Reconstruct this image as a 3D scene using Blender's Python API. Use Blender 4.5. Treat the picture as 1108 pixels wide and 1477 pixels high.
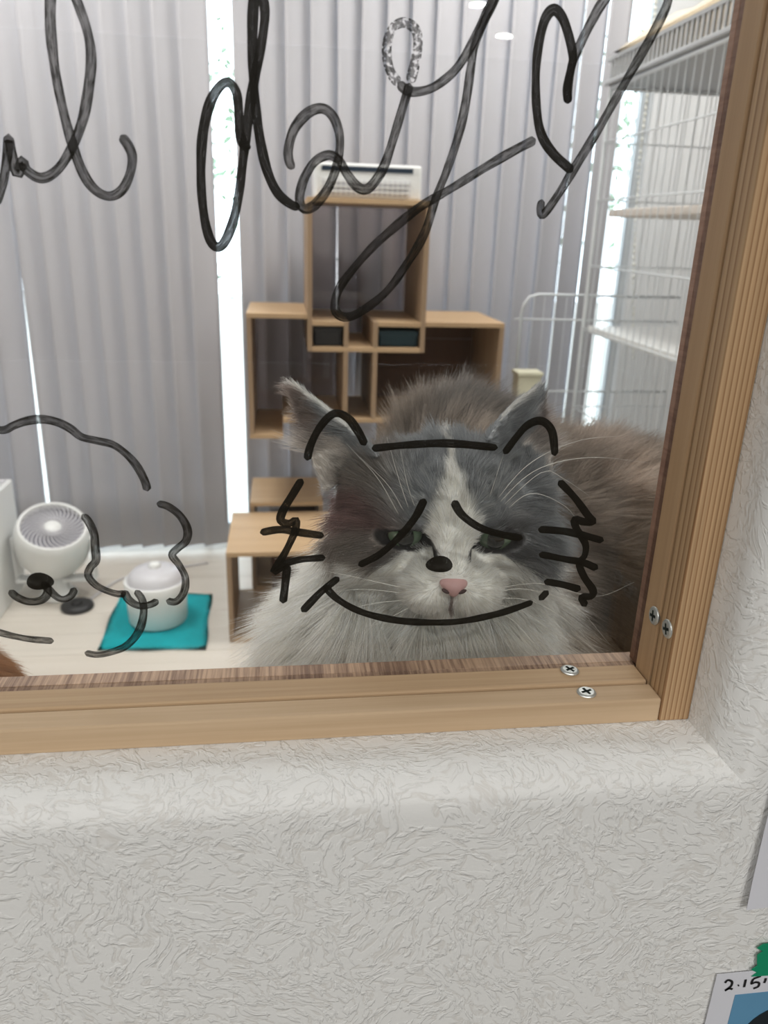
import bpy, bmesh, math, random
import numpy as np
from mathutils import Vector, Matrix

# ------------------------------------------------------------------ reset
for o in list(bpy.data.objects):
    bpy.data.objects.remove(o, do_unlink=True)
scene = bpy.context.scene
col = scene.collection
rng = np.random.default_rng(7)
random.seed(7)

# ------------------------------------------------------------------ camera
F_PX, CX, CY, W_PX, H_PX = 1108.0, 554.0, 738.5, 1108.0, 1477.0
dn = np.array([455 - 554, 3763 - 738.5, F_PX]); dn /= np.linalg.norm(dn)      # world down, in camera axes (right, down, forward)
xr = np.array([8536, -122, F_PX]); xr -= dn * (xr @ dn); xr /= np.linalg.norm(xr)
yf = np.cross(dn, xr)
if yf[2] < 0: yf = -yf
RW = np.array([xr, yf, -dn])
CAM = np.array([0.0, -0.32, 1.10])
def ray(px, py): return RW @ np.array([px - CX, py - CY, F_PX])
def P(px, py, y):
    r = ray(px, py); return CAM + r * ((y - CAM[1]) / r[1])
def PZ(px, py, z):
    r = ray(px, py); return CAM + r * ((z - CAM[2]) / r[2])
cam_data = bpy.data.cameras.new('camera')
cam = bpy.data.objects.new('camera', cam_data); col.objects.link(cam)
right, up, fwd = RW @ np.array([1, 0, 0]), RW @ np.array([0, -1, 0]), RW @ np.array([0, 0, 1])
M = Matrix(((right[0], up[0], -fwd[0], CAM[0]), (right[1], up[1], -fwd[1], CAM[1]), (right[2], up[2], -fwd[2], CAM[2]), (0, 0, 0, 1)))
cam.matrix_world = M
cam_data.sensor_fit = 'VERTICAL'; cam_data.sensor_height = 36.0
cam_data.lens = F_PX / H_PX * 36.0
cam_data.clip_start = 0.02; cam_data.clip_end = 200
cam_data.dof.use_dof = True; cam_data.dof.focus_distance = 0.395; cam_data.dof.aperture_fstop = 13.0
scene.camera = cam

# ------------------------------------------------------------------ world, lights, exposure
world = bpy.data.worlds.new('world'); scene.world = world; world.use_nodes = True
bg = world.node_tree.nodes['Background']
bg.inputs['Color'].default_value = (0.80, 0.90, 1.0, 1); bg.inputs['Strength'].default_value = 6.0
scene.view_settings.view_transform = 'Standard'; scene.view_settings.look = 'None'
scene.view_settings.exposure = 0.0; scene.view_settings.gamma = 1.0; scene.view_settings.use_curve_mapping = False
CAFE_W, ROOM_W = 21.5, 19.5            # watts of one cafe downlight, of one cat-room ceiling panel

# ------------------------------------------------------------------ helpers
def tag(o, label=None, cat=None, group=None, kind=None):
    if label: o['label'] = label
    if cat: o['category'] = cat
    if group: o['group'] = group
    if kind: o['kind'] = kind
    return o
def empty(name, loc=(0, 0, 0), rz=0.0):
    o = bpy.data.objects.new(name, None); col.objects.link(o)
    o.location = loc; o.rotation_euler = (0, 0, rz); o.empty_display_size = 0.02
    return o
def link_mesh(name, me, mat, parent=None):
    o = bpy.data.objects.new(name, me); col.objects.link(o)
    if mat is not None and len(me.materials) == 0: me.materials.append(mat)
    if parent is not None: o.parent = parent
    return o
def from_bm(name, bm, mat, parent=None, smooth=False, loc=None):
    me = bpy.data.meshes.new(name)
    bmesh.ops.recalc_face_normals(bm, faces=bm.faces)
    bm.to_mesh(me); bm.free()
    if smooth: me.polygons.foreach_set('use_smooth', [True] * len(me.polygons))
    o = link_mesh(name, me, mat, parent)
    if loc is not None: o.location = loc
    return o
def from_py(name, v, f, mat, parent=None, smooth=False):
    me = bpy.data.meshes.new(name); me.from_pydata([tuple(map(float, p)) for p in v], [], f); me.update()
    if smooth: me.polygons.foreach_set('use_smooth', [True] * len(me.polygons))
    return link_mesh(name, me, mat, parent)
def add_box(bm, a, b, bevel=0.0):
    a = [min(p, q) for p, q in zip(a, b)] + [max(p, q) for p, q in zip(a, b)]
    x0, y0, z0, x1, y1, z1 = a
    vs = [bm.verts.new(p) for p in ((x0,y0,z0),(x1,y0,z0),(x1,y1,z0),(x0,y1,z0),(x0,y0,z1),(x1,y0,z1),(x1,y1,z1),(x0,y1,z1))]
    fs = [bm.faces.new([vs[i] for i in q]) for q in ((0,3,2,1),(4,5,6,7),(0,1,5,4),(1,2,6,5),(2,3,7,6),(3,0,4,7))]
    if bevel > 0:
        es = list({e for f in fs for e in f.edges})
        bmesh.ops.bevel(bm, geom=es, offset=bevel, segments=2, affect='EDGES', profile=0.5)
    return vs
def box(name, a, b, mat, parent=None, bevel=0.0):
    bm = bmesh.new(); add_box(bm, a, b, bevel)
    return from_bm(name, bm, mat, parent)
def add_tube(bm, pts, rad, n=8, cap=True):
    pts = [Vector(p) for p in pts]; rings = []
    rads = rad if hasattr(rad, '__len__') else [rad] * len(pts)
    ref = Vector((0.13, 0.31, 0.94))
    for i, p in enumerate(pts):
        t = (pts[min(i + 1, len(pts) - 1)] - pts[max(i - 1, 0)]).normalized()
        if abs(t.dot(ref)) > 0.97: ref = Vector((0.9, 0.2, 0.1))
        a = t.cross(ref).normalized(); b = t.cross(a).normalized()
        rings.append([bm.verts.new(p + (a * math.cos(2*math.pi*k/n) + b * math.sin(2*math.pi*k/n)) * rads[i]) for k in range(n)])
    for r0, r1 in zip(rings, rings[1:]):
        for k in range(n): bm.faces.new((r0[k], r0[(k+1) % n], r1[(k+1) % n], r1[k]))
    if cap:
        bm.faces.new(rings[0][::-1]); bm.faces.new(rings[-1])
def tube(name, pts, rad, mat, parent=None, n=8):
    bm = bmesh.new(); add_tube(bm, pts, rad, n)
    return from_bm(name, bm, mat, parent, smooth=True)
def add_lathe(bm, prof, n=32, mtx=None):
    rings = []
    for r, z in prof:
        if r < 1e-6: rings.append([bm.verts.new((0, 0, z))])
        else: rings.append([bm.verts.new((r*math.cos(2*math.pi*k/n), r*math.sin(2*math.pi*k/n), z)) for k in range(n)])
    for a, b in zip(rings, rings[1:]):
        if len(a) == 1 and len(b) == 1: continue
        for k in range(n):
            k2 = (k + 1) % n
            if len(a) == 1: bm.faces.new((a[0], b[k], b[k2]))
            elif len(b) == 1: bm.faces.new((a[k], a[k2], b[0]))
            else: bm.faces.new((a[k], a[k2], b[k2], b[k]))
    vs = [v for r in rings for v in r]
    if mtx is not None: bmesh.ops.transform(bm, matrix=mtx, verts=vs)
def lathe(name, prof, mat, parent=None, n=32, mtx=None, smooth=True):
    bm = bmesh.new(); add_lathe(bm, prof, n, mtx)
    return from_bm(name, bm, mat, parent, smooth=smooth)
def catmull(pts, step):
    pts = np.array(pts, float)
    if len(pts) == 2:
        n = max(2, int(np.linalg.norm(pts[1] - pts[0]) / step)); return np.array([pts[0] + (pts[1]-pts[0])*t for t in np.linspace(0, 1, n)])
    ext = np.vstack([2*pts[0]-pts[1], pts, 2*pts[-1]-pts[-2]]); out = []
    for i in range(1, len(ext) - 2):
        p0, p1, p2, p3 = ext[i-1:i+3]
        n = max(2, int(np.linalg.norm(p2 - p1) / step))
        for t in np.arange(n) / n:
            out.append(0.5*((2*p1)+(-p0+p2)*t+(2*p0-5*p1+4*p2-p3)*t*t+(-p0+3*p1-3*p2+p3)*t**3))
    out.append(pts[-1]); return np.array(out)

# ------------------------------------------------------------------ materials
def new_mat(name):
    m = bpy.data.materials.new(name); m.use_nodes = True
    nt = m.node_tree; b = nt.nodes['Principled BSDF']
    return m, nt, b
def srgb(r, g, b):
    f = lambda c: (c/255/12.92) if c/255 <= 0.04045 else ((c/255+0.055)/1.055)**2.4
    return (f(r), f(g), f(b), 1)
def plain(name, c, rough=0.5, metal=0.0, noise=0.06, scale=40, spec=0.5):
    m, nt, b = new_mat(name)
    tc = nt.nodes.new('ShaderNodeTexCoord'); nz = nt.nodes.new('ShaderNodeTexNoise'); nz.inputs['Scale'].default_value = scale; nz.inputs['Detail'].default_value = 4
    mx = nt.nodes.new('ShaderNodeMix'); mx.data_type = 'RGBA'
    mx.inputs['A'].default_value = tuple(x*(1-noise) for x in c[:3]) + (1,); mx.inputs['B'].default_value = tuple(min(1, x*(1+noise)) for x in c[:3]) + (1,)
    nt.links.new(tc.outputs['Object'], nz.inputs['Vector']); nt.links.new(nz.outputs['Fac'], mx.inputs['Factor'])
    nt.links.new(mx.outputs['Result'], b.inputs['Base Color'])
    b.inputs['Roughness'].default_value = rough; b.inputs['Metallic'].default_value = metal
    b.inputs['Specular IOR Level'].default_value = spec
    return m
def wood(name, c1, c2, axis='X', rings=160.0, along=3.0, rough=0.55, contrast=1.0, coarse=28.0, seed=0.0):
    """grain lines along one axis: noise squeezed across it, plus wavy growth rings"""
    m, nt, b = new_mat(name); N, L = nt.nodes, nt.links
    tc = N.new('ShaderNodeTexCoord'); mp = N.new('ShaderNodeMapping')
    sc = [rings, rings, rings]; sc['XYZ'.index(axis)] = along
    mp.inputs['Scale'].default_value = sc; mp.inputs['Location'].default_value = (seed, seed*1.7, seed*0.6)
    L.new(tc.outputs['Object'], mp.inputs['Vector'])
    n1 = N.new('ShaderNodeTexNoise'); n1.inputs['Scale'].default_value = 1.0; n1.inputs['Detail'].default_value = 3; n1.inputs['Roughness'].default_value = 0.6
    L.new(mp.outputs['Vector'], n1.inputs['Vector'])
    mp2 = N.new('ShaderNodeMapping'); s2 = [coarse]*3; s2['XYZ'.index(axis)] = coarse*0.06
    mp2.inputs['Scale'].default_value = s2; mp2.inputs['Location'].default_value = (seed*2.1, seed, seed*1.3)
    L.new(tc.outputs['Object'], mp2.inputs['Vector'])
    n2 = N.new('ShaderNodeTexNoise'); n2.inputs['Scale'].default_value = 1.0; n2.inputs['Detail'].default_value = 2
    L.new(mp2.outputs['Vector'], n2.inputs['Vector'])
    ml = N.new('ShaderNodeMath'); ml.operation = 'MULTIPLY_ADD'; ml.inputs[1].default_value = 0.45; L.new(n2.outputs['Fac'], ml.inputs[0])
    ms = N.new('ShaderNodeMath'); ms.operation = 'MULTIPLY'; ms.inputs[1].default_value = 0.6; L.new(n1.outputs['Fac'], ms.inputs[0]); L.new(ms.outputs[0], ml.inputs[2])
    cr = N.new('ShaderNodeValToRGB'); w = 0.16/contrast
    cr.color_ramp.elements[0].position = 0.525-w; cr.color_ramp.elements[0].color = c1
    cr.color_ramp.elements[1].position = 0.525+w; cr.color_ramp.elements[1].color = c2
    L.new(ml.outputs[0], cr.inputs['Fac']); L.new(cr.outputs['Color'], b.inputs['Base Color'])
    b.inputs['Roughness'].default_value = rough; b.inputs['Specular IOR Level'].default_value = 0.3
    bp = N.new('ShaderNodeBump'); bp.inputs['Strength'].default_value = 0.25; bp.inputs['Distance'].default_value = 0.0006
    L.new(n1.outputs['Fac'], bp.inputs['Height']); L.new(bp.outputs['Normal'], b.inputs['Normal'])
    return m
def growth_wood(name, light, dark, axis_across='X', spacing=0.0022, seed=0.0):
    """clear growth-ring lines running along Z, as on quarter-sawn pine"""
    m, nt, b = new_mat(name); N, L = nt.nodes, nt.links
    tc = N.new('ShaderNodeTexCoord'); mp = N.new('ShaderNodeMapping'); mp.inputs['Scale'].default_value = (30, 30, 2.0); mp.inputs['Location'].default_value = (seed, 0, 0)
    L.new(tc.outputs['Object'], mp.inputs['Vector'])
    nz = N.new('ShaderNodeTexNoise'); nz.inputs['Scale'].default_value = 1; nz.inputs['Detail'].default_value = 1; L.new(mp.outputs['Vector'], nz.inputs['Vector'])
    sp = N.new('ShaderNodeSeparateXYZ'); L.new(tc.outputs['Object'], sp.inputs[0])
    ad = N.new('ShaderNodeMath'); ad.operation = 'MULTIPLY_ADD'; ad.inputs[1].default_value = 0.55; L.new(sp.outputs['Y'], ad.inputs[0]); L.new(sp.outputs['X'], ad.inputs[2])
    a2 = N.new('ShaderNodeMath'); a2.operation = 'MULTIPLY_ADD'; a2.inputs[1].default_value = 0.0045; L.new(nz.outputs['Fac'], a2.inputs[0]); L.new(ad.outputs[0], a2.inputs[2])
    dv = N.new('ShaderNodeMath'); dv.operation = 'DIVIDE'; dv.inputs[1].default_value = spacing; L.new(a2.outputs[0], dv.inputs[0])
    fr = N.new('ShaderNodeMath'); fr.operation = 'FRACT'; L.new(dv.outputs[0], fr.inputs[0])
    cr = N.new('ShaderNodeValToRGB'); e = cr.color_ramp.elements
    e[0].position = 0.0; e[0].color = light; e[1].position = 0.62; e[1].color = tuple(0.6*l+0.4*d for l, d in zip(light, dark))
    k = e.new(0.86); k.color = dark; k = e.new(1.0); k.color = light
    L.new(fr.outputs[0], cr.inputs['Fac'])
    mp3 = N.new('ShaderNodeMapping'); mp3.inputs['Scale'].default_value = (700, 700, 12); L.new(tc.outputs['Object'], mp3.inputs['Vector'])
    n3 = N.new('ShaderNodeTexNoise'); n3.inputs['Scale'].default_value = 1; L.new(mp3.outputs['Vector'], n3.inputs['Vector'])
    mx = N.new('ShaderNodeMix'); mx.data_type = 'RGBA'; mx.blend_type = 'MULTIPLY'; mx.inputs['Factor'].default_value = 0.35
    L.new(cr.outputs['Color'], mx.inputs['A']); L.new(n3.outputs['Fac'], mx.inputs['B']); L.new(mx.outputs['Result'], b.inputs['Base Color'])
    b.inputs['Roughness'].default_value = 0.55; b.inputs['Specular IOR Level'].default_value = 0.3
    return m
def plaster():
    m, nt, b = new_mat('embossed_plaster_wallpaper'); N, L = nt.nodes, nt.links
    geo = N.new('ShaderNodeNewGeometry')
    wn = N.new('ShaderNodeTexNoise'); wn.inputs['Scale'].default_value = 18; wn.inputs['Detail'].default_value = 3; L.new(geo.outputs['Position'], wn.inputs['Vector'])
    sb = N.new('ShaderNodeVectorMath'); sb.operation = 'SUBTRACT'; sb.inputs[1].default_value = (0.5, 0.5, 0.5); L.new(wn.outputs['Color'], sb.inputs[0])
    sc = N.new('ShaderNodeVectorMath'); sc.operation = 'SCALE'; sc.inputs['Scale'].default_value = 0.045; L.new(sb.outputs[0], sc.inputs[0])
    wp = N.new('ShaderNodeVectorMath'); wp.operation = 'ADD'; L.new(geo.outputs['Position'], wp.inputs[0]); L.new(sc.outputs[0], wp.inputs[1])
    vo = N.new('ShaderNodeTexVoronoi'); vo.inputs['Scale'].default_value = 17; L.new(wp.outputs[0], vo.inputs['Vector'])
    sx = N.new('ShaderNodeSeparateColor'); L.new(vo.outputs['Color'], sx.inputs[0])
    an = N.new('ShaderNodeMath'); an.operation = 'MULTIPLY'; an.inputs[1].default_value = 6.283; L.new(sx.outputs[0], an.inputs[0])
    def strokes(axis, s_across, s_along, detail):
        vr = N.new('ShaderNodeVectorRotate'); vr.rotation_type = 'AXIS_ANGLE'; vr.inputs['Axis'].default_value = axis
        L.new(wp.outputs[0], vr.inputs['Vector']); L.new(an.outputs[0], vr.inputs['Angle'])
        mp = N.new('ShaderNodeMapping'); mp.inputs['Scale'].default_value = (s_along, s_across, s_across); L.new(vr.outputs[0], mp.inputs['Vector'])
        nz = N.new('ShaderNodeTexNoise'); nz.inputs['Scale'].default_value = 1; nz.inputs['Detail'].default_value = detail; nz.inputs['Distortion'].default_value = 0.6
        L.new(mp.outputs[0], nz.inputs['Vector']); return nz.outputs['Fac']
    s1 = strokes((0, 1, 0.0), 270, 120, 3)
    s2 = strokes((0.35, 1, 0.35), 110, 60, 4)
    ridge = N.new('ShaderNodeMath'); ridge.operation = 'SUBTRACT'; ridge.inputs[1].default_value = 0.5; L.new(s2, ridge.inputs[0])
    ab = N.new('ShaderNodeMath'); ab.operation = 'ABSOLUTE'; L.new(ridge.outputs[0], ab.inputs[0])
    mr = N.new('ShaderNodeMapRange'); mr.inputs['From Min'].default_value = 0.0; mr.inputs['From Max'].default_value = 0.05; L.new(ab.outputs[0], mr.inputs['Value'])
    r1 = N.new('ShaderNodeMapRange'); r1.inputs['From Min'].default_value = 0.53; r1.inputs['From Max'].default_value = 0.62; L.new(s1, r1.inputs['Value'])
    fn = N.new('ShaderNodeTexNoise'); fn.inputs['Scale'].default_value = 520; fn.inputs['Detail'].default_value = 2; L.new(geo.outputs['Position'], fn.inputs['Vector'])
    h = N.new('ShaderNodeMath'); h.operation = 'MULTIPLY_ADD'; h.inputs[1].default_value = 0.45; L.new(mr.outputs[0], h.inputs[0]); L.new(r1.outputs[0], h.inputs[2])
    h2 = N.new('ShaderNodeMath'); h2.operation = 'MULTIPLY_ADD'; h2.inputs[1].default_value = 0.25; L.new(fn.outputs['Fac'], h2.inputs[0]); L.new(h.outputs[0], h2.inputs[2])
    bp = N.new('ShaderNodeBump'); bp.inputs['Strength'].default_value = 0.5; bp.inputs['Distance'].default_value = 0.0008
    L.new(h2.outputs[0], bp.inputs['Height']); L.new(bp.outputs['Normal'], b.inputs['Normal'])
    cr = N.new('ShaderNodeValToRGB'); cr.color_ramp.elements[0].position = 0.0; cr.color_ramp.elements[0].color = srgb(219, 216, 211)
    cr.color_ramp.elements[1].position = 0.35; cr.color_ramp.elements[1].color = srgb(230, 229, 226)
    L.new(h.outputs[0], cr.inputs['Fac']); L.new(cr.outputs['Color'], b.inputs['Base Color'])
    b.inputs['Roughness'].default_value = 0.5; b.inputs['Specular IOR Level'].default_value = 0.35
    return m
def glass_mat(name, tint=(1, 1, 1), ior=1.45):
    m, nt, b = new_mat(name); N, L = nt.nodes, nt.links; N.remove(b)
    out = N['Material Output']; fr = N.new('ShaderNodeFresnel'); fr.inputs['IOR'].default_value = ior
    tr = N.new('ShaderNodeBsdfTransparent'); tr.inputs['Color'].default_value = (*tint, 1)
    gl = N.new('ShaderNodeBsdfGlossy'); gl.inputs['Roughness'].default_value = 0.0
    mx = N.new('ShaderNodeMixShader'); L.new(fr.outputs[0], mx.inputs[0]); L.new(tr.outputs[0], mx.inputs[1]); L.new(gl.outputs[0], mx.inputs[2])
    L.new(mx.outputs[0], out.inputs['Surface']); return m
def ink_mat(name, amin, amax, worn=False):
    m, nt, b = new_mat(name); N, L = nt.nodes, nt.links
    uv = N.new('ShaderNodeUVMap'); mp = N.new('ShaderNodeMapping'); mp.inputs['Scale'].default_value = (6, 5.5, 1); L.new(uv.outputs[0], mp.inputs['Vector'])
    nz = N.new('ShaderNodeTexNoise'); nz.inputs['Scale'].default_value = 1; nz.inputs['Detail'].default_value = 2; L.new(mp.outputs[0], nz.inputs['Vector'])
    sp = N.new('ShaderNodeSeparateXYZ'); L.new(uv.outputs[0], sp.inputs[0])
    e = N.new('ShaderNodeMath'); e.operation = 'SUBTRACT'; e.inputs[1].default_value = 0.5; L.new(sp.outputs['Y'], e.inputs[0])
    e2 = N.new('ShaderNodeMath'); e2.operation = 'ABSOLUTE'; L.new(e.outputs[0], e2.inputs[0])
    e3 = N.new('ShaderNodeMath'); e3.operation = 'MULTIPLY_ADD'; e3.inputs[1].default_value = 0.5; L.new(e2.outputs[0], e3.inputs[0]); L.new(nz.outputs['Fac'], e3.inputs[2])
    mr = N.new('ShaderNodeMapRange'); mr.inputs['From Min'].default_value = 0.48; mr.inputs['From Max'].default_value = 0.78
    mr.inputs['To Min'].default_value = amin; mr.inputs['To Max'].default_value = amax; L.new(e3.outputs[0], mr.inputs['Value'])
    alpha = mr.outputs[0]
    if worn:
        tc = N.new('ShaderNodeTexCoord'); n2 = N.new('ShaderNodeTexNoise'); n2.inputs['Scale'].default_value = 650; n2.inputs['Detail'].default_value = 3; L.new(tc.outputs['Object'], n2.inputs['Vector'])
        m2 = N.new('ShaderNodeMapRange'); m2.inputs['From Min'].default_value = 0.40; m2.inputs['From Max'].default_value = 0.52; L.new(n2.outputs['Fac'], m2.inputs['Value'])
        mm = N.new('ShaderNodeMath'); mm.operation = 'MULTIPLY'; L.new(alpha, mm.inputs[0]); L.new(m2.outputs[0], mm.inputs[1]); alpha = mm.outputs[0]
    b.inputs['Base Color'].default_value = (0.010, 0.008, 0.005, 1); b.inputs['Roughness'].default_value = 0.5; b.inputs['Specular IOR Level'].default_value = 0.12
    L.new(alpha, b.inputs['Alpha']); return m
def attr_mat(name, attr, rough=0.6, trans=0.0, sheen=0.0):
    m, nt, b = new_mat(name); N, L = nt.nodes, nt.links
    at = N.new('ShaderNodeAttribute'); at.attribute_name = attr
    L.new(at.outputs['Color'], b.inputs['Base Color'])
    b.inputs['Roughness'].default_value = rough; b.inputs['Specular IOR Level'].default_value = 0.25
    if trans > 0:
        out = N['Material Output']; tl = N.new('ShaderNodeBsdfTranslucent'); L.new(at.outputs['Color'], tl.inputs['Color'])
        mx = N.new('ShaderNodeMixShader'); mx.inputs[0].default_value = trans
        L.new(b.outputs[0], mx.inputs[1]); L.new(tl.outputs[0], mx.inputs[2]); L.new(mx.outputs[0], out.inputs['Surface'])
    return m
def emit(name, c, s):
    m, nt, b = new_mat(name); b.inputs['Emission Color'].default_value = (*c, 1); b.inputs['Emission Strength'].default_value = s
    b.inputs['Base Color'].default_value = (0.8, 0.8, 0.8, 1); return m

M_PLASTER = plaster()
M_WHITE = plain('white_paint', srgb(226, 226, 224), 0.6)
M_ROOMWALL = plain('white_wallpaper', srgb(222, 222, 222), 0.8, noise=0.03)
M_CAFEWALL = plain('cafe_wall_paint', srgb(82, 80, 76), 0.8, noise=0.03)
M_CEIL = plain('ceiling_board', srgb(228, 226, 222), 0.9, noise=0.02)
M_GLASS = glass_mat('window_glass', (0.975, 0.985, 0.98))
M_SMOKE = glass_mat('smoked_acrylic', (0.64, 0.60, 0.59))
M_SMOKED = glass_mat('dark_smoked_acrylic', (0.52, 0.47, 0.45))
M_RAIL = wood('pine_rail', srgb(184, 156, 124), srgb(206, 180, 148), 'X', 260, 5, contrast=0.8, seed=1.3)
M_BEAD = wood('pine_bead', srgb(170, 140, 108), srgb(194, 166, 132), 'X', 420, 6, contrast=0.8, seed=4.2)
M_JAMB = growth_wood('pine_jamb', srgb(204, 170, 130), srgb(146, 106, 70), spacing=0.0023)
M_JBEAD = wood('pine_side_bead', srgb(166, 134, 100), srgb(188, 156, 120), 'Z', 300, 4, contrast=0.7, seed=2.2)
M_STRIP = wood('cross_grain_strip', srgb(120, 92, 76), srgb(190, 158, 132), 'Y', 620, 20, contrast=1.6, seed=3.1)
M_STRIPV = wood('cross_grain_strip_side', srgb(130, 96, 80), srgb(160, 124, 104), 'Y', 420, 20, contrast=1.2, seed=5.1)
M_STEEL = plain('zinc_steel', srgb(206, 208, 204), 0.42, 0.75, 0.1, 600)
M_STEELD = plain('dark_recess_steel', srgb(48, 54, 50), 0.5, 0.6)
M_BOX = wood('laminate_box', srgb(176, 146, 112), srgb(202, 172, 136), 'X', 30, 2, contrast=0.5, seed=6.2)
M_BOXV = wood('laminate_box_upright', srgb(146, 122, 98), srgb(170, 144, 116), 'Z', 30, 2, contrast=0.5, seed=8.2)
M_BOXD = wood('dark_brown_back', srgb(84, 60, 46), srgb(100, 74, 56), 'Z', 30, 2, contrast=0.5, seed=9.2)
M_PLASTIC = plain('white_plastic', srgb(232, 232, 230), 0.35, noise=0.02)
M_PLGREY = plain('pale_grey_plastic', srgb(206, 204, 208), 0.4, noise=0.02)
M_DARK = plain('dark_plastic', srgb(38, 38, 40), 0.45)
M_NAVY = plain('navy_panel', srgb(26, 44, 62), 0.35)
M_TEALD = plain('dark_teal_box', srgb(18, 52, 62), 0.5)
M_TEAL = plain('teal_cloth', srgb(30, 204, 212), 0.85, noise=0.12, scale=60)
M_WIRE = plain('white_coated_wire', srgb(214, 218, 220), 0.35)
M_GREYTRAY = plain('grey_tray', srgb(168, 170, 172), 0.5)
M_TOWEL = plain('cream_towel', srgb(218, 208, 192), 0.95, noise=0.12, scale=120)
M_CREAM = plain('cream_plastic', srgb(226, 222, 196), 0.5)
M_PAPER = plain('white_paper', srgb(216, 216, 222), 0.7, noise=0.015)
M_BLUE = plain('blue_print', srgb(96, 148, 182), 0.5, noise=0.05)
M_GREEN = plain('green_tape', srgb(0, 138, 98), 0.6)
M_BLACKINK = plain('black_pen', srgb(22, 22, 24), 0.6)
M_ALU = plain('aluminium_frame', srgb(190, 196, 200), 0.4, 0.3)
M_INK = ink_mat('marker_ink', 0.70, 0.97)
M_INKD = ink_mat('thick_marker_ink', 0.95, 0.998)
M_INKW = ink_mat('worn_marker_ink', 0.62, 0.93, True)
m, nt, b = new_mat('blind_fabric'); M_SLAT = m
tl = nt.nodes.new('ShaderNodeBsdfTranslucent'); tl.inputs['Color'].default_value = srgb(224, 220, 220); mx = nt.nodes.new('ShaderNodeMixShader'); mx.inputs[0].default_value = 0.05
b.inputs['Base Color'].default_value = srgb(186, 184, 188); b.inputs['Roughness'].default_value = 0.7
nt.links.new(b.outputs[0], mx.inputs[1]); nt.links.new(tl.outputs[0], mx.inputs[2]); nt.links.new(mx.outputs[0], nt.nodes['Material Output'].inputs['Surface'])
tcn = nt.nodes.new('ShaderNodeTexCoord'); mpn = nt.nodes.new('ShaderNodeMapping'); mpn.inputs['Scale'].default_value = (900, 900, 60); nzn = nt.nodes.new('ShaderNodeTexNoise'); nzn.inputs['Scale'].default_value = 1
bpn = nt.nodes.new('ShaderNodeBump'); bpn.inputs['Strength'].default_value = 0.15; bpn.inputs['Distance'].default_value = 0.0005
nt.links.new(tcn.outputs['Object'], mpn.inputs[0]); nt.links.new(mpn.outputs[0], nzn.inputs[0]); nt.links.new(nzn.outputs['Fac'], bpn.inputs['Height']); nt.links.new(bpn.outputs[0], b.inputs['Normal'])

# ------------------------------------------------------------------ setting: the wall between cafe and cat room, with its opening
OX0, OX1, OZ0, OZ1 = -0.80, 0.1905, 0.8846, 1.44          # plastered opening
YF, YB = -0.065, 0.0125                                   # cafe face, cat-room face of the wall
ROOM = (-1.75, 1.62, YB, 2.42, 0.0, 2.40)                 # cat room x0 x1 y0 y1 z0 z1
CAFE_Y0 = -6.4
def wall_between():
    prof = [(YB, 0.0)] + [(-0.030 - 0.017*i/3, 0.0) for i in range(4)]
    r = 0.018
    prof += [(-0.047 - r*math.sin(a), r*(1-math.cos(a))) for a in np.linspace(0, math.pi/2, 13)[1:]]
    rects = [(y, OX0-o, OX1+o, OZ0-o, OZ1+o) for y, o in prof]
    rects.append((YF, -3.4, 3.0, 0.0, 2.40)); rects.append((YB, -3.4, 3.0, 0.0, 2.40)); rects.append(rects[0])
    v, f = [], []
    for y, x0, x1, z0, z1 in rects: v += [(x0,y,z0),(x1,y,z0),(x1,y,z1),(x0,y,z1)]
    for i in range(len(rects)-1):
        for k in range(4): f.append((4*i+k, 4*i+(k+1) % 4, 4*i+4+(k+1) % 4, 4*i+4+k))
    o = from_py('wall_front', v, f, M_PLASTER)
    bm = bmesh.new(); bm.from_mesh(o.data); bmesh.ops.remove_doubles(bm, verts=bm.verts, dist=1e-6); bmesh.ops.recalc_face_normals(bm, faces=bm.faces); bm.to_mesh(o.data); bm.free()
    o.data.polygons.foreach_set('use_smooth', [True]*len(o.data.polygons))
    o.data.set_sharp_from_angle(angle=math.radians(35))
    return tag(o, 'white embossed plaster wall around the interior window', kind='structure')
wall_between()
def struct(name, a, b, mat, label): return tag(box(name, a, b, mat), label, kind='structure')
struct('floor_cafe', (-3.4, CAFE_Y0, -0.1), (3.0, YF, -0.001), plain('cafe_floor', srgb(84, 80, 74), 0.6), 'brown floor of the cafe side')
struct('ceiling_cafe', (-3.4, CAFE_Y0, 2.401), (3.0, YF, 2.5), M_CEIL, 'white ceiling of the cafe side')
struct('wall_cafe_back', (-3.4, CAFE_Y0-0.1, 0), (3.0, CAFE_Y0, 2.4), M_CAFEWALL, 'far wall of the cafe side')
struct('wall_cafe_left', (-3.5, CAFE_Y0, 0), (-3.4, YF, 2.4), M_CAFEWALL, 'left wall of the cafe side')
struct('wall_cafe_right', (3.0, CAFE_Y0, 0), (3.1, YF, 2.4), M_CAFEWALL, 'right wall of the cafe side')
rx0, rx1, ry0, ry1, rz0, rz1 = ROOM
struct('ceiling', (rx0, ry0, rz1+0.001), (rx1, ry1, rz1+0.1), M_CEIL, 'white ceiling of the cat room')
struct('wall_left', (rx0-0.1, ry0, 0), (rx0, ry1, rz1), M_ROOMWALL, 'white left wall of the cat room')
struct('wall_right', (rx1, ry0, 0), (rx1+0.1, ry1, rz1), M_ROOMWALL, 'white right wall of the cat room')
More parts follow.
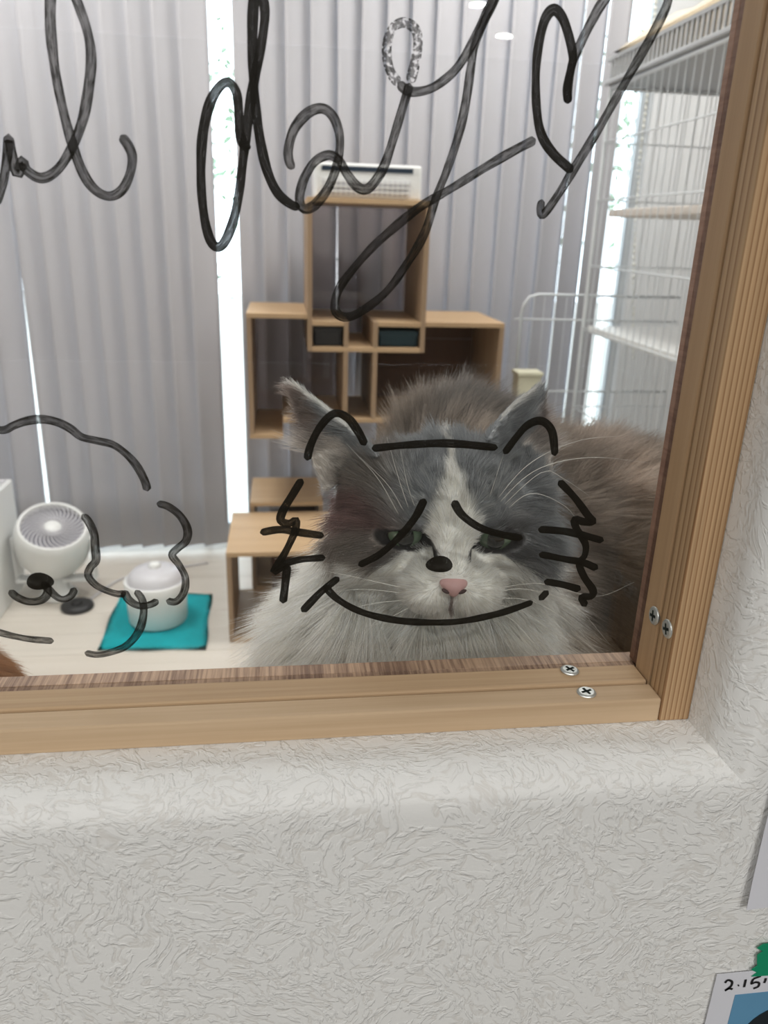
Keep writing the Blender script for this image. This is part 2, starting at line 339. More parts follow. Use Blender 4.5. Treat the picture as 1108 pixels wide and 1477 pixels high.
# floor of pale planks
fl = tag(box('floor', (rx0, ry0, -0.1), (rx1, ry1, -0.012), plain('plank_bed', srgb(150, 140, 128), 0.8)), 'pale whitewashed plank floor of the cat room', kind='structure')
plank_mats = [wood('pale_plank_%d' % i, srgb(*c1), srgb(*c2), 'X', 60, 2.5, rough=0.35, contrast=0.6, seed=i*3.3) for i, (c1, c2) in enumerate((((214,206,194),(228,222,212)), ((206,198,186),(222,214,204)), ((220,214,204),(232,228,220))))]
yy = 0.02; k = 0
while yy < ry1 - 0.02:
    y2 = min(yy + 0.12, ry1)
    cuts = [rx0, rx0 + 0.5 + 0.6*((k*0.37) % 1), rx0 + 1.9 + 0.5*((k*0.61) % 1), rx1]
    for a, c in zip(cuts, cuts[1:]):
        bm = bmesh.new(); add_box(bm, (a+0.0006, yy+0.0006, -0.012), (c-0.0006, y2-0.0006, 0.0), 0.0008)
        from_bm('plank', bm, plank_mats[k % 3], fl); k += 1
    yy = y2
# back wall with the big window opening
WX0, WX1, WZ0, WZ1 = -1.45, 1.24, 0.0, 2.12
bw = bmesh.new(); add_box(bw, (rx0, ry1, 0), (WX0, ry1+0.1, rz1)); add_box(bw, (WX1, ry1, 0), (rx1, ry1+0.1, rz1)); add_box(bw, (WX0, ry1, WZ1), (WX1, ry1+0.1, rz1))
tag(from_bm('wall_back', bw, M_ROOMWALL), 'white back wall around the large blind-covered window', kind='structure')
w2 = empty('window_2', (WX0, ry1+0.05, 0)); tag(w2, 'large daylight window behind the vertical blinds', kind='structure')
def rel(o, p):                       # keep world placement under a moved parent
    o.parent = p; o.location = tuple(Vector(o.location) - Vector(p.location)); return o
mull = (WX0, -0.30, 1.090)
for x in mull + (WX1-0.03,): rel(box('window_frame', (x, ry1+0.03, 0.0), (x+0.03, ry1+0.075, WZ1), M_ALU), w2)
for z in (0.0, WZ1-0.04): rel(box('window_rail', (WX0, ry1+0.032, z), (WX1, ry1+0.072, z+0.04), M_ALU), w2)
for a, c in zip(mull, mull[1:] + (WX1-0.03,)): rel(box('pane', (a+0.031, ry1+0.05, 0.04), (c-0.001, ry1+0.055, WZ1-0.04), M_GLASS), w2)
# outside
tag(box('ground_outside', (-12, ry1+0.1, -0.2), (12, 14, -0.05), plain('paving_outside', srgb(190, 188, 182), 0.9)), 'pale paving outside the window', kind='structure')

# ------------------------------------------------------------------ window_1 : the pine frame with its glass
w1 = empty('window_1', (0, 0, OZ0)); tag(w1, 'pine framed interior window with marker drawings on its glass', kind='structure')
def fr(name, a, b, mat, bevel=0.0009):
    bm = bmesh.new(); add_box(bm, a, b, bevel); o = from_bm(name, bm, mat); return rel(o, w1)
ZT = 0.8972; JX = 0.1752
rail = fr('bottom_rail', (OX0+0.0152, -0.0305, OZ0), (JX-0.0003, -0.0173, ZT), M_RAIL)
jamb = fr('right_jamb', (JX, -0.0305, OZ0), (OX1, -0.0172, OZ1), M_JAMB)
beadb = fr('bottom_bead', (OX0+0.0152, -0.0153, OZ0), (JX-0.0006, -0.0002, ZT+0.0004), M_BEAD)
beadr = fr('right_bead', (JX+0.0001, -0.0151, OZ0), (OX1, -0.0002, OZ1), M_JBEAD)
fr('left_jamb', (OX0, -0.0305, OZ0), (OX0+0.015, -0.0170, OZ1), M_JAMB)
fr('left_bead', (OX0, -0.0164, OZ0), (OX0+0.015, -0.0002, OZ1), M_JBEAD)
fr('top_rail', (OX0+0.0152, -0.0305, OZ1-0.0126), (JX-0.0003, -0.0172, OZ1), M_RAIL)
fr('top_bead', (OX0+0.0152, -0.0164, OZ1-0.0126), (JX-0.0006, -0.0002, OZ1), M_BEAD)
fr('bottom_stop', (OX0+0.0152, 0.0034, OZ0), (JX+0.003, 0.0125, ZT), M_STRIP, 0.0004)
fr('right_stop', (JX+0.0005, 0.0032, ZT), (OX1, 0.0078, OZ1), M_STRIPV, 0.0004)
fr('setting_block', (OX0+0.0152, -0.0001, OZ0), (JX, 0.0033, ZT-0.0004), M_STRIP, 0.0)
fr('setting_block', (JX+0.0006, -0.0001, ZT), (OX1, 0.0031, OZ1), M_STRIPV, 0.0)
fr('left_stop', (OX0, 0.0034, ZT), (OX0+0.015, 0.0125, OZ1), M_STRIPV, 0.0004)
fr('top_stop', (OX0+0.0152, 0.0034, OZ1-0.0126), (JX, 0.0125, OZ1), M_STRIP, 0.0004)
fr('glass_pane', (OX0+0.0145, 0.0, ZT-0.0014), (JX+0.0016, 0.003, OZ1-0.0120), M_GLASS, 0.0)
M_GAP = plain('dark_joint', srgb(64, 44, 30), 0.9)
fr('joint', (OX0+0.0152, -0.0172, OZ0), (JX-0.0006, -0.0154, ZT-0.0022), M_GAP, 0.0)
fr('joint', (JX+0.0022, -0.0171, ZT), (OX1, -0.0152, OZ1), M_GAP, 0.0)
def screw(loc, normal, rot, parent):
    n = 28; R = 0.0046
    bm = bmesh.new()
    w, l = 0.00072, 0.0027
    plus = [(w,w),(w,l),(-w,l),(-w,w),(-l,w),(-l,-w),(-w,-w),(-w,-l),(w,-l),(w,-w),(l,-w),(l,w)]
    zt = 0.0009
    ring = [bm.verts.new((0.0036*math.cos(2*math.pi*k/n), 0.0036*math.sin(2*math.pi*k/n), zt)) for k in range(n)]
    pv = [bm.verts.new((x, y, zt)) for x, y in plus]
    es = [bm.edges.new((ring[k], ring[(k+1) % n])) for k in range(n)] + [bm.edges.new((pv[k], pv[(k+1) % 12])) for k in range(12)]
    bmesh.ops.triangle_fill(bm, edges=es, use_beauty=True)
    for f in list(bm.faces):                                    # drop any fill inside the cross
        c = f.calc_center_median()
        if (abs(c.x) < w*0.99 and abs(c.y) < l) or (abs(c.y) < w*0.99 and abs(c.x) < l):
            if all(v in pv for v in f.verts): bm.faces.remove(f)
    low = [bm.verts.new((x*0.75, y*0.75, 0.00015)) for x, y in plus]
    for k in range(12): bm.faces.new((pv[k], pv[(k+1) % 12], low[(k+1) % 12], low[k]))
    bm.faces.new(low)
    for f in bm.faces:
        if any(v in low for v in f.verts): f.material_index = 1
    prev = ring
    for r, z in ((0.0043, 0.00055), (R, 0.0001), (0.0042, -0.0006), (0.002, -0.003)):
        cur = [bm.verts.new((r*math.cos(2*math.pi*k/n), r*math.sin(2*math.pi*k/n), z)) for k in range(n)]
        for k in range(n): bm.faces.new((prev[k], prev[(k+1) % n], cur[(k+1) % n], cur[k]))
        prev = cur
    bm.faces.new(prev)
    q = Vector((0, 0, 1)).rotation_difference(Vector(normal)) @ Matrix.Rotation(rot, 3, 'Z').to_quaternion()
    mt = Matrix.Translation(Vector(loc)) @ q.to_matrix().to_4x4()
    bmesh.ops.transform(bm, matrix=mt, verts=bm.verts)
    o = from_bm('screw', bm, M_STEEL, None); o.data.materials.append(M_STEELD)
    o.parent = parent; o.location = -(Vector(parent.location) + Vector(w1.location))
    return o
screw(PZ(822, 967, ZT+0.0012), (0.04, 0.0, 1), 0.5, beadb)
screw(PZ(846, 999, ZT+0.0002), (-0.03, 0, 1), 0.3, rail)
def PX(px, py, x):
    r = ray(px, py); return CAM + r * ((x - CAM[0]) / r[0])
screw(PX(944, 888, JX-0.0004), (-1, 0, 0.02), 0.2, beadr)
p_ = PX(963, 907, JX-0.0002); p_[1] = min(p_[1], -0.0215); screw(p_, (-1, 0, -0.02), 0.35, jamb)

# ------------------------------------------------------------------ marker drawings on the glass
YINK = -0.00025
def ribbon(name, pts, width, mat, parent, lift=0.0, closed=False):
    c = catmull(pts, 3.0)
    W = np.array([P(x, y, YINK - lift) for x, y in c])
    t = np.gradient(W, axis=0); t /= np.linalg.norm(t, axis=1)[:, None] + 1e-12
    nrm = np.stack([-t[:, 2], np.zeros(len(t)), t[:, 0]], 1)
    s = np.concatenate([[0], np.cumsum(np.linalg.norm(np.diff(W, axis=0), axis=1))])
    hw = width/2*(1+0.07*np.sin(s*130+len(s)) + 0.04*np.sin(s*410))
    r = width/2
    e = np.minimum(s, s[-1]-s); hw = hw*np.sqrt(np.clip(1-(1-np.clip(e/r, 0.02, 1))**2, 0.02, 1))
    hw[0] = hw[-1] = 0.0003
    n = len(W); cols = (-1, -0.6, 0, 0.6, 1); dome = (0, 0.00012, 0.00018, 0.00012, 0)
    v = []; uv = []
    for j, (cc, d) in enumerate(zip(cols, dome)):
        q = W + nrm*(hw*cc)[:, None]; q[:, 1] -= d
        v.append(q); uv.append(np.stack([s/0.03, np.full(n, (cc+1)/2)], 1))
    v = np.stack(v, 1).reshape(-1, 3); uv = np.stack(uv, 1).reshape(-1, 2)
    f = [(i*5+j, i*5+j+1, i*5+5+j+1, i*5+5+j) for i in range(n-1) for j in range(4)]
    base = np.array(parent.location)
    o = from_py(name, v-base, f, mat, parent, True)
    ul = o.data.uv_layers.new(name='UVMap')
    li = np.array([l.vertex_index for l in o.data.loops]); ul.data.foreach_set('uv', uv[li].ravel().astype(np.float32))
    return o
def tr(pts, ox, oy, s): return [(ox + x/s, oy + y/s) for x, y in pts]
WID = 0.0036
z1 = lambda pts: tr(pts, 0, 0, 2.0)
z2 = lambda pts: tr(pts, 554, 0, 2.0)
def drawing(name, label, cat, px, py):
    p = P(px, py, YINK); e = empty(name, tuple(p)); tag(e, label, cat); return e
d = drawing('handwriting', 'black cursive letters u and l written on the glass above the dog drawing', 'handwriting', 60, 280)
ribbon('letter_stroke', z1([(-14,590),(0,550),(12,510),(22,440),(25,400),(33,440),(45,490),(52,500),(60,478),(66,464),(78,492),(120,514),(165,490),(205,430),(240,340),(260,220),(262,150),(252,90),(236,40),(216,-10),(190,-50),(165,-60),(148,-20),(145,50),(150,130),(162,220),(185,330),(210,420),(240,500),(275,548),(315,566),(350,550),(374,505),(382,455),(370,420),(348,390)]), WID, M_INK, d)
d = drawing('handwriting', 'black cursive word day written on the glass over the wooden boxes', 'handwriting', 480, 460)
ribbon('letter_stroke', z1([(724,424),(704,418),(692,380),(688,310),(681,265),(660,238),(634,250),(605,300),(586,380),(580,470),(582,560),(592,640),(608,695),(628,713),(650,695),(675,630),(692,540),(705,430),(718,330),(732,240),(748,160),(760,90),(764,30),(752,-30),(738,-40),(732,0),(728,100),(730,200),(737,300),(750,400),(770,490),(800,555),(840,590),(866,598)]), WID, M_INKD, d)
ribbon('letter_stroke', z1([(850,485),(836,470),(832,430),(850,370),(890,325),(930,313),(960,335),(978,380),(980,430),(968,490),(945,545),(912,588),(885,603),(868,592),(865,560),(880,510),(910,465),(950,447),(980,465),(1000,500),(1030,538),(1060,545),(1090,512),(1112,470),(1135,400),(1162,310),(1183,240)]), WID, M_INK, d, 0.0001)
ribbon('worn_letter_stroke', z2([(75,240),(90,180),(98,125),(90,84),(60,65),(30,76),(12,110),(8,160),(20,210),(45,243)]), WID, M_INKW, d, 0.0001)
ribbon('letter_stroke', z2([(40,238),(62,258),(90,265),(140,253),(200,208),(240,152),(270,95),(298,35),(318,-4),(322,-10),(310,20),(285,70),(262,130),(250,200),(237,290),(215,390),(182,490),(150,570),(118,670),(70,755),(10,838),(-60,895),(-106,915),(-134,905),(-142,878),(-125,825),(-60,742),(0,682),(100,600),(200,540),(300,478),(380,432),(438,402)]), WID*0.95, M_INK, d, 0.0002)
d = drawing('heart_drawing', 'black marker heart drawn on the glass beside the frame', 'drawing', 810, 240)
ribbon('heart_stroke', z2([(533,298),(528,255),(540,195),(545,165),(535,110),(515,52),(490,28),(465,55),(446,130),(438,220),(441,320),(455,390),(490,445),(545,495)]), WID, M_INKD, d)
ribbon('heart_stroke', z2([(530,300),(532,250),(545,180),(570,120),(600,60),(635,0),(690,-70),(760,-100),(815,-70),(820,0),(780,90),(700,230),(620,370),(560,468),(510,550),(470,608),(455,620),(451,602),(456,575)]), WID, M_INK, d, 0.0001)
zd = lambda pts: tr(pts, 0, 560, 2.638)
d = drawing('dog_drawing', 'black marker outline of a fluffy dog face drawn on the glass', 'drawing', 110, 920)
for nm, pts in (('head_outline_stroke', [(-40,120),(-10,155),(20,158),(50,143),(100,125),(160,118),(220,130),(270,155),(310,185),(370,200),(430,215),(480,250),(520,295),(550,350),(562,392)]),
                ('ear_stroke', [(596,438),(640,450),(685,485),(713,535),(708,580),(675,610),(655,635),(680,670),(705,720),(700,775),(670,812),(632,808)]),
                ('ear_stroke', [(312,480),(335,505),(357,550),(362,600),(365,655),(345,680),(335,712),(360,745),(400,768),(450,783),(480,778)]),
                ('ear_stroke', [(470,768),(490,805),(530,828),(575,822),(602,805)]),
                ('cheek_stroke', [(516,768),(543,810),(545,870),(525,930),(480,980),(420,1005),(370,1014),(322,1006)]),
                ('mouth_stroke', [(172,745),(182,775),(160,805),(110,812),(65,795),(36,768)]),
                ('mouth_stroke', [(160,735),(200,780),(235,803),(270,790),(286,758)]),
                ('chin_stroke', [(-30,922),(0,930),(60,945),(120,955),(205,962)])):
    ribbon(nm, zd(pts), WID*0.97, M_INK, d, 0.0001*(len(pts) % 3))
def blob(name, cx, cy, rx, ry, mat, parent, lift=0.0):
    v = [P(cx, cy, YINK-lift-0.0002)]; uv = [(0.5, 0.1)]
    for ring, k in ((0.6, 20), (1.0, 20)):
        for i in range(20):
            a = 2*math.pi*i/20; w = 1+0.05*math.sin(3*a+cx)
            v.append(P(cx+rx*ring*w*math.cos(a), cy+ry*ring*w*math.sin(a), YINK-lift-(0.00015 if ring < 1 else 0))); uv.append((0.5+0.5*ring*math.cos(a), 0.5+0.5*ring*math.sin(a)))
    f = [(0, 1+i, 1+(i+1) % 20) for i in range(20)] + [(1+i, 21+i, 21+(i+1) % 20, 1+(i+1) % 20) for i in range(20)]
    o = from_py(name, np.array(v)-np.array(parent.location), f, mat, parent, True)
    ul = o.data.uv_layers.new(name='UVMap')
    for l in o.data.loops: ul.data[l.index].uv = uv[l.vertex_index]
    return o
blob('nose_spot', 57.5, 838.6, 20, 12.5, M_INKD, d, 0.0001)
zc = lambda pts: tr(pts, 370, 530, 1.787)
d = drawing('cat_face_drawing', 'black marker cat face drawn on the glass in front of the live cat', 'drawing', 640, 900)
for nm, pts in (('ear_stroke', [(130,240),(140,200),(165,152),(200,119),(235,130),(262,165),(281,201)]),
                ('head_stroke', [(297,209),(400,199),(500,196),(622,207)]),
                ('ear_stroke', [(638,223),(670,180),(700,148),(735,138),(762,165),(770,228)]),
                ('fur_stroke', [(118,287),(95,325),(68,370),(63,395),(85,402),(102,394),(98,425),(75,475),(45,525),(60,518),(85,505)]),
                ('fur_stroke', [(80,508),(74,560),(68,608)]),
                ('whisker_stroke', [(9,426),(60,418),(110,425),(174,434)]),
                ('whisker_stroke', [(60,510),(110,496),(178,490)]),
                ('whisker_stroke', [(213,541),(165,580),(117,630)]),
                ('mouth_stroke', [(174,562),(210,598),(270,630),(350,650),(430,657),(520,655),(610,638),(670,620),(713,604)]),
                ('mouth_stroke', [(729,600),(752,575)]),
                ('eye_stroke', [(434,338),(410,385),(370,435),(320,480),(263,511)]),
                ('eye_stroke', [(507,343),(530,380),(575,412),(630,430),(686,441)]),
                ('whisker_stroke', [(726,417),(790,422),(840,432),(895,447)]),
                ('whisker_stroke', [(728,481),(800,495),(840,502),(880,519)]),
                ('whisker_stroke', [(741,551),(790,560),(836,573)]),
                ('fur_stroke', [(779,292),(820,335),(855,382),(868,398),(840,397),(820,392),(825,415),(848,455),(846,485),(832,505),(845,540),(868,575),(862,590),(838,592),(850,616)])):
    ribbon(nm, zc(pts), WID*0.98, M_INKD, d, 0.0001*(len(pts) % 3))
blob('nose_spot', 634, 814, 19.5, 12, M_INKD, d, 0.0001)

# ------------------------------------------------------------------ lamps
def downlight(x, y, label):
    e = empty('downlight', (x, y, 2.40)); tag(e, label, 'downlight', 'round downlights in the cafe ceiling')
    lathe('trim_ring', [(0.050, -0.004), (0.062, -0.006), (0.070, -0.001), (0.050, -0.0005), (0.050, -0.004)], M_WHITE, e, 40)
    lathe('diffuser', [(0.0, -0.003), (0.050, -0.003), (0.050, -0.001), (0.0, -0.001)], emit('downlight_glow', (1.0, 0.90, 0.76), 22.0), e, 40)
    ld = bpy.data.lights.new('bulb', 'AREA'); ld.shape = 'DISK'; ld.size = 0.10; ld.energy = CAFE_W; ld.color = (1.0, 0.995, 0.975)
    lo = bpy.data.objects.new('bulb', ld); col.objects.link(lo); lo.parent = e; lo.location = (0, 0, -0.008)
def mirror_spot(px, py):
    r = ray(px, py); t = (2.40-CAM[2])/r[2]; p = CAM + r*t; return float(p[0]), float(-p[1])
spots = [mirror_spot(728, 50), mirror_spot(690, 5)]
for i, (x, y) in enumerate(spots): downlight(x, y, ('round downlight whose reflection shows inside the marker heart', 'round downlight whose reflection shows at the top of the letter y')[i])
for x, y, l in ((-2.3, -1.3, 'the one by the left wall nearest the interior window'), (-1.2, -1.9, 'left of the pair nearest the interior window'), (0.25, -1.9, 'right of the pair nearest the interior window'), (-0.5, -3.0, 'left of the middle pair'), (1.2, -3.0, 'right of the middle pair')):
    downlight(x, y, 'round cafe downlight, ' + l)
def panel_light(x, y, label):
    e = empty('ceiling_panel_light', (x, y, 2.40)); tag(e, label, 'ceiling light', 'square panel lights of the cat room')
    bm = bmesh.new(); add_box(bm, (-0.31, -0.31, -0.03), (-0.29, 0.31, -0.0005)); add_box(bm, (0.29, -0.31, -0.03), (0.31, 0.31, -0.0005)); add_box(bm, (-0.29, -0.31, -0.03), (0.29, -0.29, -0.0005)); add_box(bm, (-0.29, 0.29, -0.03), (0.29, 0.31, -0.0005))
    from_bm('frame', bm, M_WHITE, e)
    box('diffuser', (-0.289, -0.289, -0.02), (0.289, 0.289, -0.012), emit('panel_glow', (1.0, 0.97, 0.93), 4.0), e)
    ld = bpy.data.lights.new('tube', 'AREA'); ld.shape = 'SQUARE'; ld.size = 0.56; ld.energy = ROOM_W; ld.color = (1.0, 0.98, 0.965)
    lo = bpy.data.objects.new('tube', ld); col.objects.link(lo); lo.parent = e; lo.location = (0, 0, -0.03)
panel_light(-0.75, 1.62, 'square ceiling panel light on the fan side of the cat room')
panel_light(0.75, 1.62, 'square ceiling panel light on the cage side of the cat room')

# ------------------------------------------------------------------ trees outside, glimpsed through the gaps in the blinds
def garden_tree(x, y, label, h0, seed):
    r = np.random.default_rng(seed); e = empty('garden_tree', (x, y, -0.05)); tag(e, label, 'tree')
    tube('trunk', [(0.55, 0, 0), (0.52, 0, 1.2), (0.35, 0.05, h0+0.6)], [0.10, 0.08, 0.03], M_BOXD, e)
    n = 520; c = r.normal(size=(n, 3))*np.array([0.55, 0.45, 0.55])+np.array([0, 0, h0]); a = nrm3(r.normal(size=(n, 3))); b = nrm3(np.cross(a, r.normal(size=(n, 3))))
    v = np.stack([c-a*0.055, c+b*0.024, c+a*0.055, c-b*0.024], 1).reshape(-1, 3); o = from_py('foliage', v, [(4*i, 4*i+1, 4*i+2, 4*i+3) for i in range(n)], plain('green_leaf', srgb(120, 142, 118), 0.6), e); o['kind'] = 'stuff'
def nrm3(v): return v/np.linalg.norm(v, axis=1)[:, None]
t_ = P(332, 150, 7.0); garden_tree(float(t_[0]), 7.0, 'green garden tree seen through the narrow gap between the blinds', float(t_[2]), 4)
t_ = P(946, 170, 6.0); garden_tree(float(t_[0]), 6.0, 'green garden tree seen through the gap beside the wire cage', float(t_[2]), 6)

# ------------------------------------------------------------------ papers on the cafe wall
def sheet(name, x0, x1, z0, z1, y, mat, parent=None, th=0.0003, curl=0.004):
    nx, nz = 10, 12; v = []; f = []
    for s in (0, 1):
        for i in range(nx+1):
            for j in range(nz+1):
                u, w = i/nx, j/nz
                b = curl*((1-u)**6*0.5 + (1-w)**6*0.6)*(1 if parent is None else 1)
                v.append((x0+(x1-x0)*u, y - b - th*s, z0+(z1-z0)*w))
    n = (nx+1)*(nz+1); idx = lambda s, i, j: s*n + i*(nz+1)+j
    for i in range(nx):
        for j in range(nz):
            f.append((idx(1,i,j), idx(1,i+1,j), idx(1,i+1,j+1), idx(1,i,j+1))); f.append((idx(0,i,j), idx(0,i,j+1), idx(0,i+1,j+1), idx(0,i+1,j)))
    for i in range(nx):
        f.append((idx(0,i,0), idx(0,i+1,0), idx(1,i+1,0), idx(1,i,0))); f.append((idx(0,i,nz), idx(1,i,nz), idx(1,i+1,nz), idx(0,i+1,nz)))
    for j in range(nz):
        f.append((idx(0,0,j), idx(1,0,j), idx(1,0,j+1), idx(0,0,j+1))); f.append((idx(0,nx,j), idx(0,nx,j+1), idx(1,nx,j+1), idx(1,nx,j)))
    return from_py(name, v, f, mat, parent, False)
tag(sheet('paper_notice', 0.2130, 0.361, 0.8050, 1.015, YF-0.0012, M_PAPER, curl=0.003), 'blank white paper sheet on the wall right of the window frame', 'paper')
ph = empty('photo_print', (0.2087, YF-0.0012, 0.6995)); tag(ph, 'white bordered print with a blue picture and handwritten date, fixed with green tape', 'photo')
z0, zt_ = 0.66-0.72, 0.7805-0.72
sheet('print_sheet', 0, 0.125, z0, zt_, 0.0, M_PAPER, ph, curl=0.0)
box('picture', (0.0125, -0.0004, z0+0.012), (0.112, -0.0006, 0.0452), M_BLUE, ph)
bm = bmesh.new(); add_lathe(bm, [(0, 0), (0.022, 0), (0.022, 0.0003), (0, 0.0003)], 36, Matrix.Translation((0.043, -0.0007, 0.0125)) @ Matrix.Rotation(math.pi/2, 4, 'X')); from_bm('picture_spot', bm, plain('dark_print', srgb(24, 34, 40), 0.5), ph)
def flat_stroke(name, pts, w, mat, parent, y):
    c = catmull(pts, 0.0004); t = np.gradient(c, axis=0); t /= np.linalg.norm(t, axis=1)[:, None]+1e-12; nn = np.stack([-t[:, 1], t[:, 0]], 1)*w/2
    n = len(c); v = [(*(c[i]+nn[i]),) for i in range(n)] + [(*(c[i]-nn[i]),) for i in range(n)]
    v = [(a, y, b) for a, b in v]; f = [(i, i+1, n+i+1, n+i) for i in range(n-1)]
    return from_py(name, v, f, mat, parent)
def pw(px, py):
    p = P(px, py, YF-0.0018); return (float(p[0]-0.2087), float(p[2]-0.6995))
for pts in ([(1046,1418),(1050,1414),(1056,1416),(1055,1422),(1049,1427),(1046,1429),(1052,1426),(1057,1427)], [(1064.5,1422),(1066.5,1421)],
            [(1076,1413),(1075,1418),(1073.5,1424)], [(1087,1412),(1085,1416),(1084.5,1419),(1090,1417),(1095,1418),(1094,1423),(1087,1426)], [(1087,1412),(1098,1408)], [(1105,1411),(1104,1415),(1102.5,1418)]):
    flat_stroke('handwritten_mark', [pw(*q) for q in pts], 0.0013, M_BLACKINK, ph, -0.0006)
bm = bmesh.new(); n = 14; up_, lo_ = [], []
tz0, tz1 = 0.7775-0.72, 0.7990-0.72
edge = [(0.0185+0.0016*(i % 2)+0.0012*math.sin(i*2.1), tz0+(tz1-tz0)*i/9) for i in range(10)] + [(0.045, tz1+0.001), (0.045, tz0-0.001)]
a_ = [bm.verts.new((x, -0.0006, z)) for x, z in edge]; b_ = [bm.verts.new((x, -0.0009, z)) for x, z in edge]
bm.faces.new(a_); bm.faces.new(b_[::-1])
for i in range(len(edge)): bm.faces.new((a_[i], a_[(i+1) % len(edge)], b_[(i+1) % len(edge)], b_[i]))
from_bm('green_tape', bm, M_GREEN, ph)

# ------------------------------------------------------------------ vertical blinds
YBL = 2.285
SLW, SLT, SLB = 0.089, 2.10, 0.022
def slat_mesh():
    nx, nz = 6, 10; v = []; f = []; th = 0.0009
    for s in (0, 1):
        for i in range(nx+1):
            for j in range(nz+1):
                u = i/nx-0.5
                v.append((u*SLW, 0.006*(1-4*u*u) + th*s, (SLT-SLB)*(j/nz-1)))
    n = (nx+1)*(nz+1); idx = lambda s, i, j: s*n+i*(nz+1)+j
    for i in range(nx):
        for j in range(nz): f.append((idx(0,i,j), idx(0,i+1,j), idx(0,i+1,j+1), idx(0,i,j+1))); f.append((idx(1,i,j), idx(1,i,j+1), idx(1,i+1,j+1), idx(1,i+1,j)))
    for j in range(nz): f.append((idx(0,0,j), idx(0,0,j+1), idx(1,0,j+1), idx(1,0,j))); f.append((idx(0,nx,j), idx(1,nx,j), idx(1,nx,j+1), idx(0,nx,j+1)))
    for i in range(nx): f.append((idx(0,i,0), idx(1,i,0), idx(1,i+1,0), idx(0,i+1,0))); f.append((idx(0,i,nz), idx(0,i+1,nz), idx(1,i+1,nz), idx(1,i,nz)))
    me = bpy.data.meshes.new('slat'); me.from_pydata(v, [], f); me.update(); me.polygons.foreach_set('use_smooth', [True]*len(me.polygons)); me.materials.append(M_SLAT)
    return me
SLAT = slat_mesh()
def blind(x0, x1, label, angs, leans, pitch=0.0745):
    e = empty('vertical_blind', ((x0+x1)/2, YBL, SLT+0.03)); tag(e, label, 'blind', 'vertical blinds over the back window')
    box('headrail', (x0-(x0+x1)/2, -0.02, -0.001), (x1-(x0+x1)/2, 0.02, 0.035), M_WHITE, e)
    n = int(round((x1-x0)/pitch))
    for i in range(n):
        o = bpy.data.objects.new('slat', SLAT); col.objects.link(o); o.parent = e
        x = x0 + (i+0.5)*(x1-x0)/n
        o.location = (x-(x0+x1)/2, 0, -0.03)
        o.rotation_euler = (0, leans.get(i, random.uniform(-0.002, 0.002)), math.radians(angs.get(i, 19.5) + random.uniform(-2.5, 2.5)))
    return e
blind(-1.44, -0.205, 'grey fabric vertical blind section left of the bright window gap', {}, {8: 0.017, 7: 0.025, 6: 0.025, 5: 0.020, 4: 0.014})
blind(-0.125, 1.075, 'grey fabric vertical blind section behind the wooden boxes', {}, {4: -0.010, 5: 0.0})
ch = bmesh.new()
pts = [P(932-0.055*(y-150)-6*math.sin((y-150)/330*math.pi), y, 2.22) for y in range(-60, 520, 9)]
for p in pts: bmesh.ops.create_icosphere(ch, subdivisions=1, radius=0.0055, matrix=Matrix.Translation(Vector(p)))
add_tube(ch, pts, 0.0012, 5)
tag(from_bm('blind_cord', ch, plain('clear_bead', srgb(228, 226, 214), 0.2), None, True), 'pale beaded pull cord hanging at the right end of the blind', 'cord')

# ------------------------------------------------------------------ cat shelving of interlocking wooden boxes
YS, YE, T = 1.86, 2.19, 0.013
sh = empty('box_shelving', (0.25, 2.0, 0.52)); tag(sh, 'interlocking wooden box shelving with open cubbies in front of the blind', 'shelf')
def bd(name, x0, x1, z0, z1, mat, y0=YS, y1=YE, parent=sh):
    bm = bmesh.new(); add_box(bm, (x0, y0, z0), (x1, y1, z1), 0.0008); o = from_bm(name, bm, mat); return rel(o, parent)
AX0, AX1, AZ0, AZ1 = 0.071, 0.402, 0.776, 1.178
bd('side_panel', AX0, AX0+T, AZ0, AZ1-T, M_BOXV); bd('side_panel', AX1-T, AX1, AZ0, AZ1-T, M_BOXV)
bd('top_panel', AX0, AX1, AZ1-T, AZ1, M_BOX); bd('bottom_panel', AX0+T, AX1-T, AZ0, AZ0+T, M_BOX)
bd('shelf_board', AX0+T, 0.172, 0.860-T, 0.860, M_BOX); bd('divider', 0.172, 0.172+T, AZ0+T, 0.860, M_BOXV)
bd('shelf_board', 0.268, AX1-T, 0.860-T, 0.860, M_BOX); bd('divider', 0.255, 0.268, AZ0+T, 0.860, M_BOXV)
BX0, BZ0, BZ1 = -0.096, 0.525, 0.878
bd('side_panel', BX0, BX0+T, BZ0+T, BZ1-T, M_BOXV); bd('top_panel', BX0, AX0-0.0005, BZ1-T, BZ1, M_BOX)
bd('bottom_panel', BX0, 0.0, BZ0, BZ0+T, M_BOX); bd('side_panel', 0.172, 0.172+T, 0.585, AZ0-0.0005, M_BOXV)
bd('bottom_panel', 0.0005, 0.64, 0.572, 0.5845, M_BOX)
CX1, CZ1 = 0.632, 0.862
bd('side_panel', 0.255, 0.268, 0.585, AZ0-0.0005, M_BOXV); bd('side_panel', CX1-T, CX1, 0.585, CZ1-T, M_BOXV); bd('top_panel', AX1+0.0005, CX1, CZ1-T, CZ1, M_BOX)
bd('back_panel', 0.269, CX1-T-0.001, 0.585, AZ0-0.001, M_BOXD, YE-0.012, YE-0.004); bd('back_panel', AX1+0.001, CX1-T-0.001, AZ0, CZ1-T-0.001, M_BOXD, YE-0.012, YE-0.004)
bd('support_post', 0.30, 0.34, 0.0, 0.5715, M_BOXV, 2.05, 2.09); bd('support_post', 0.55, 0.59, 0.0, 0.5715, M_BOXV, 2.05, 2.09)
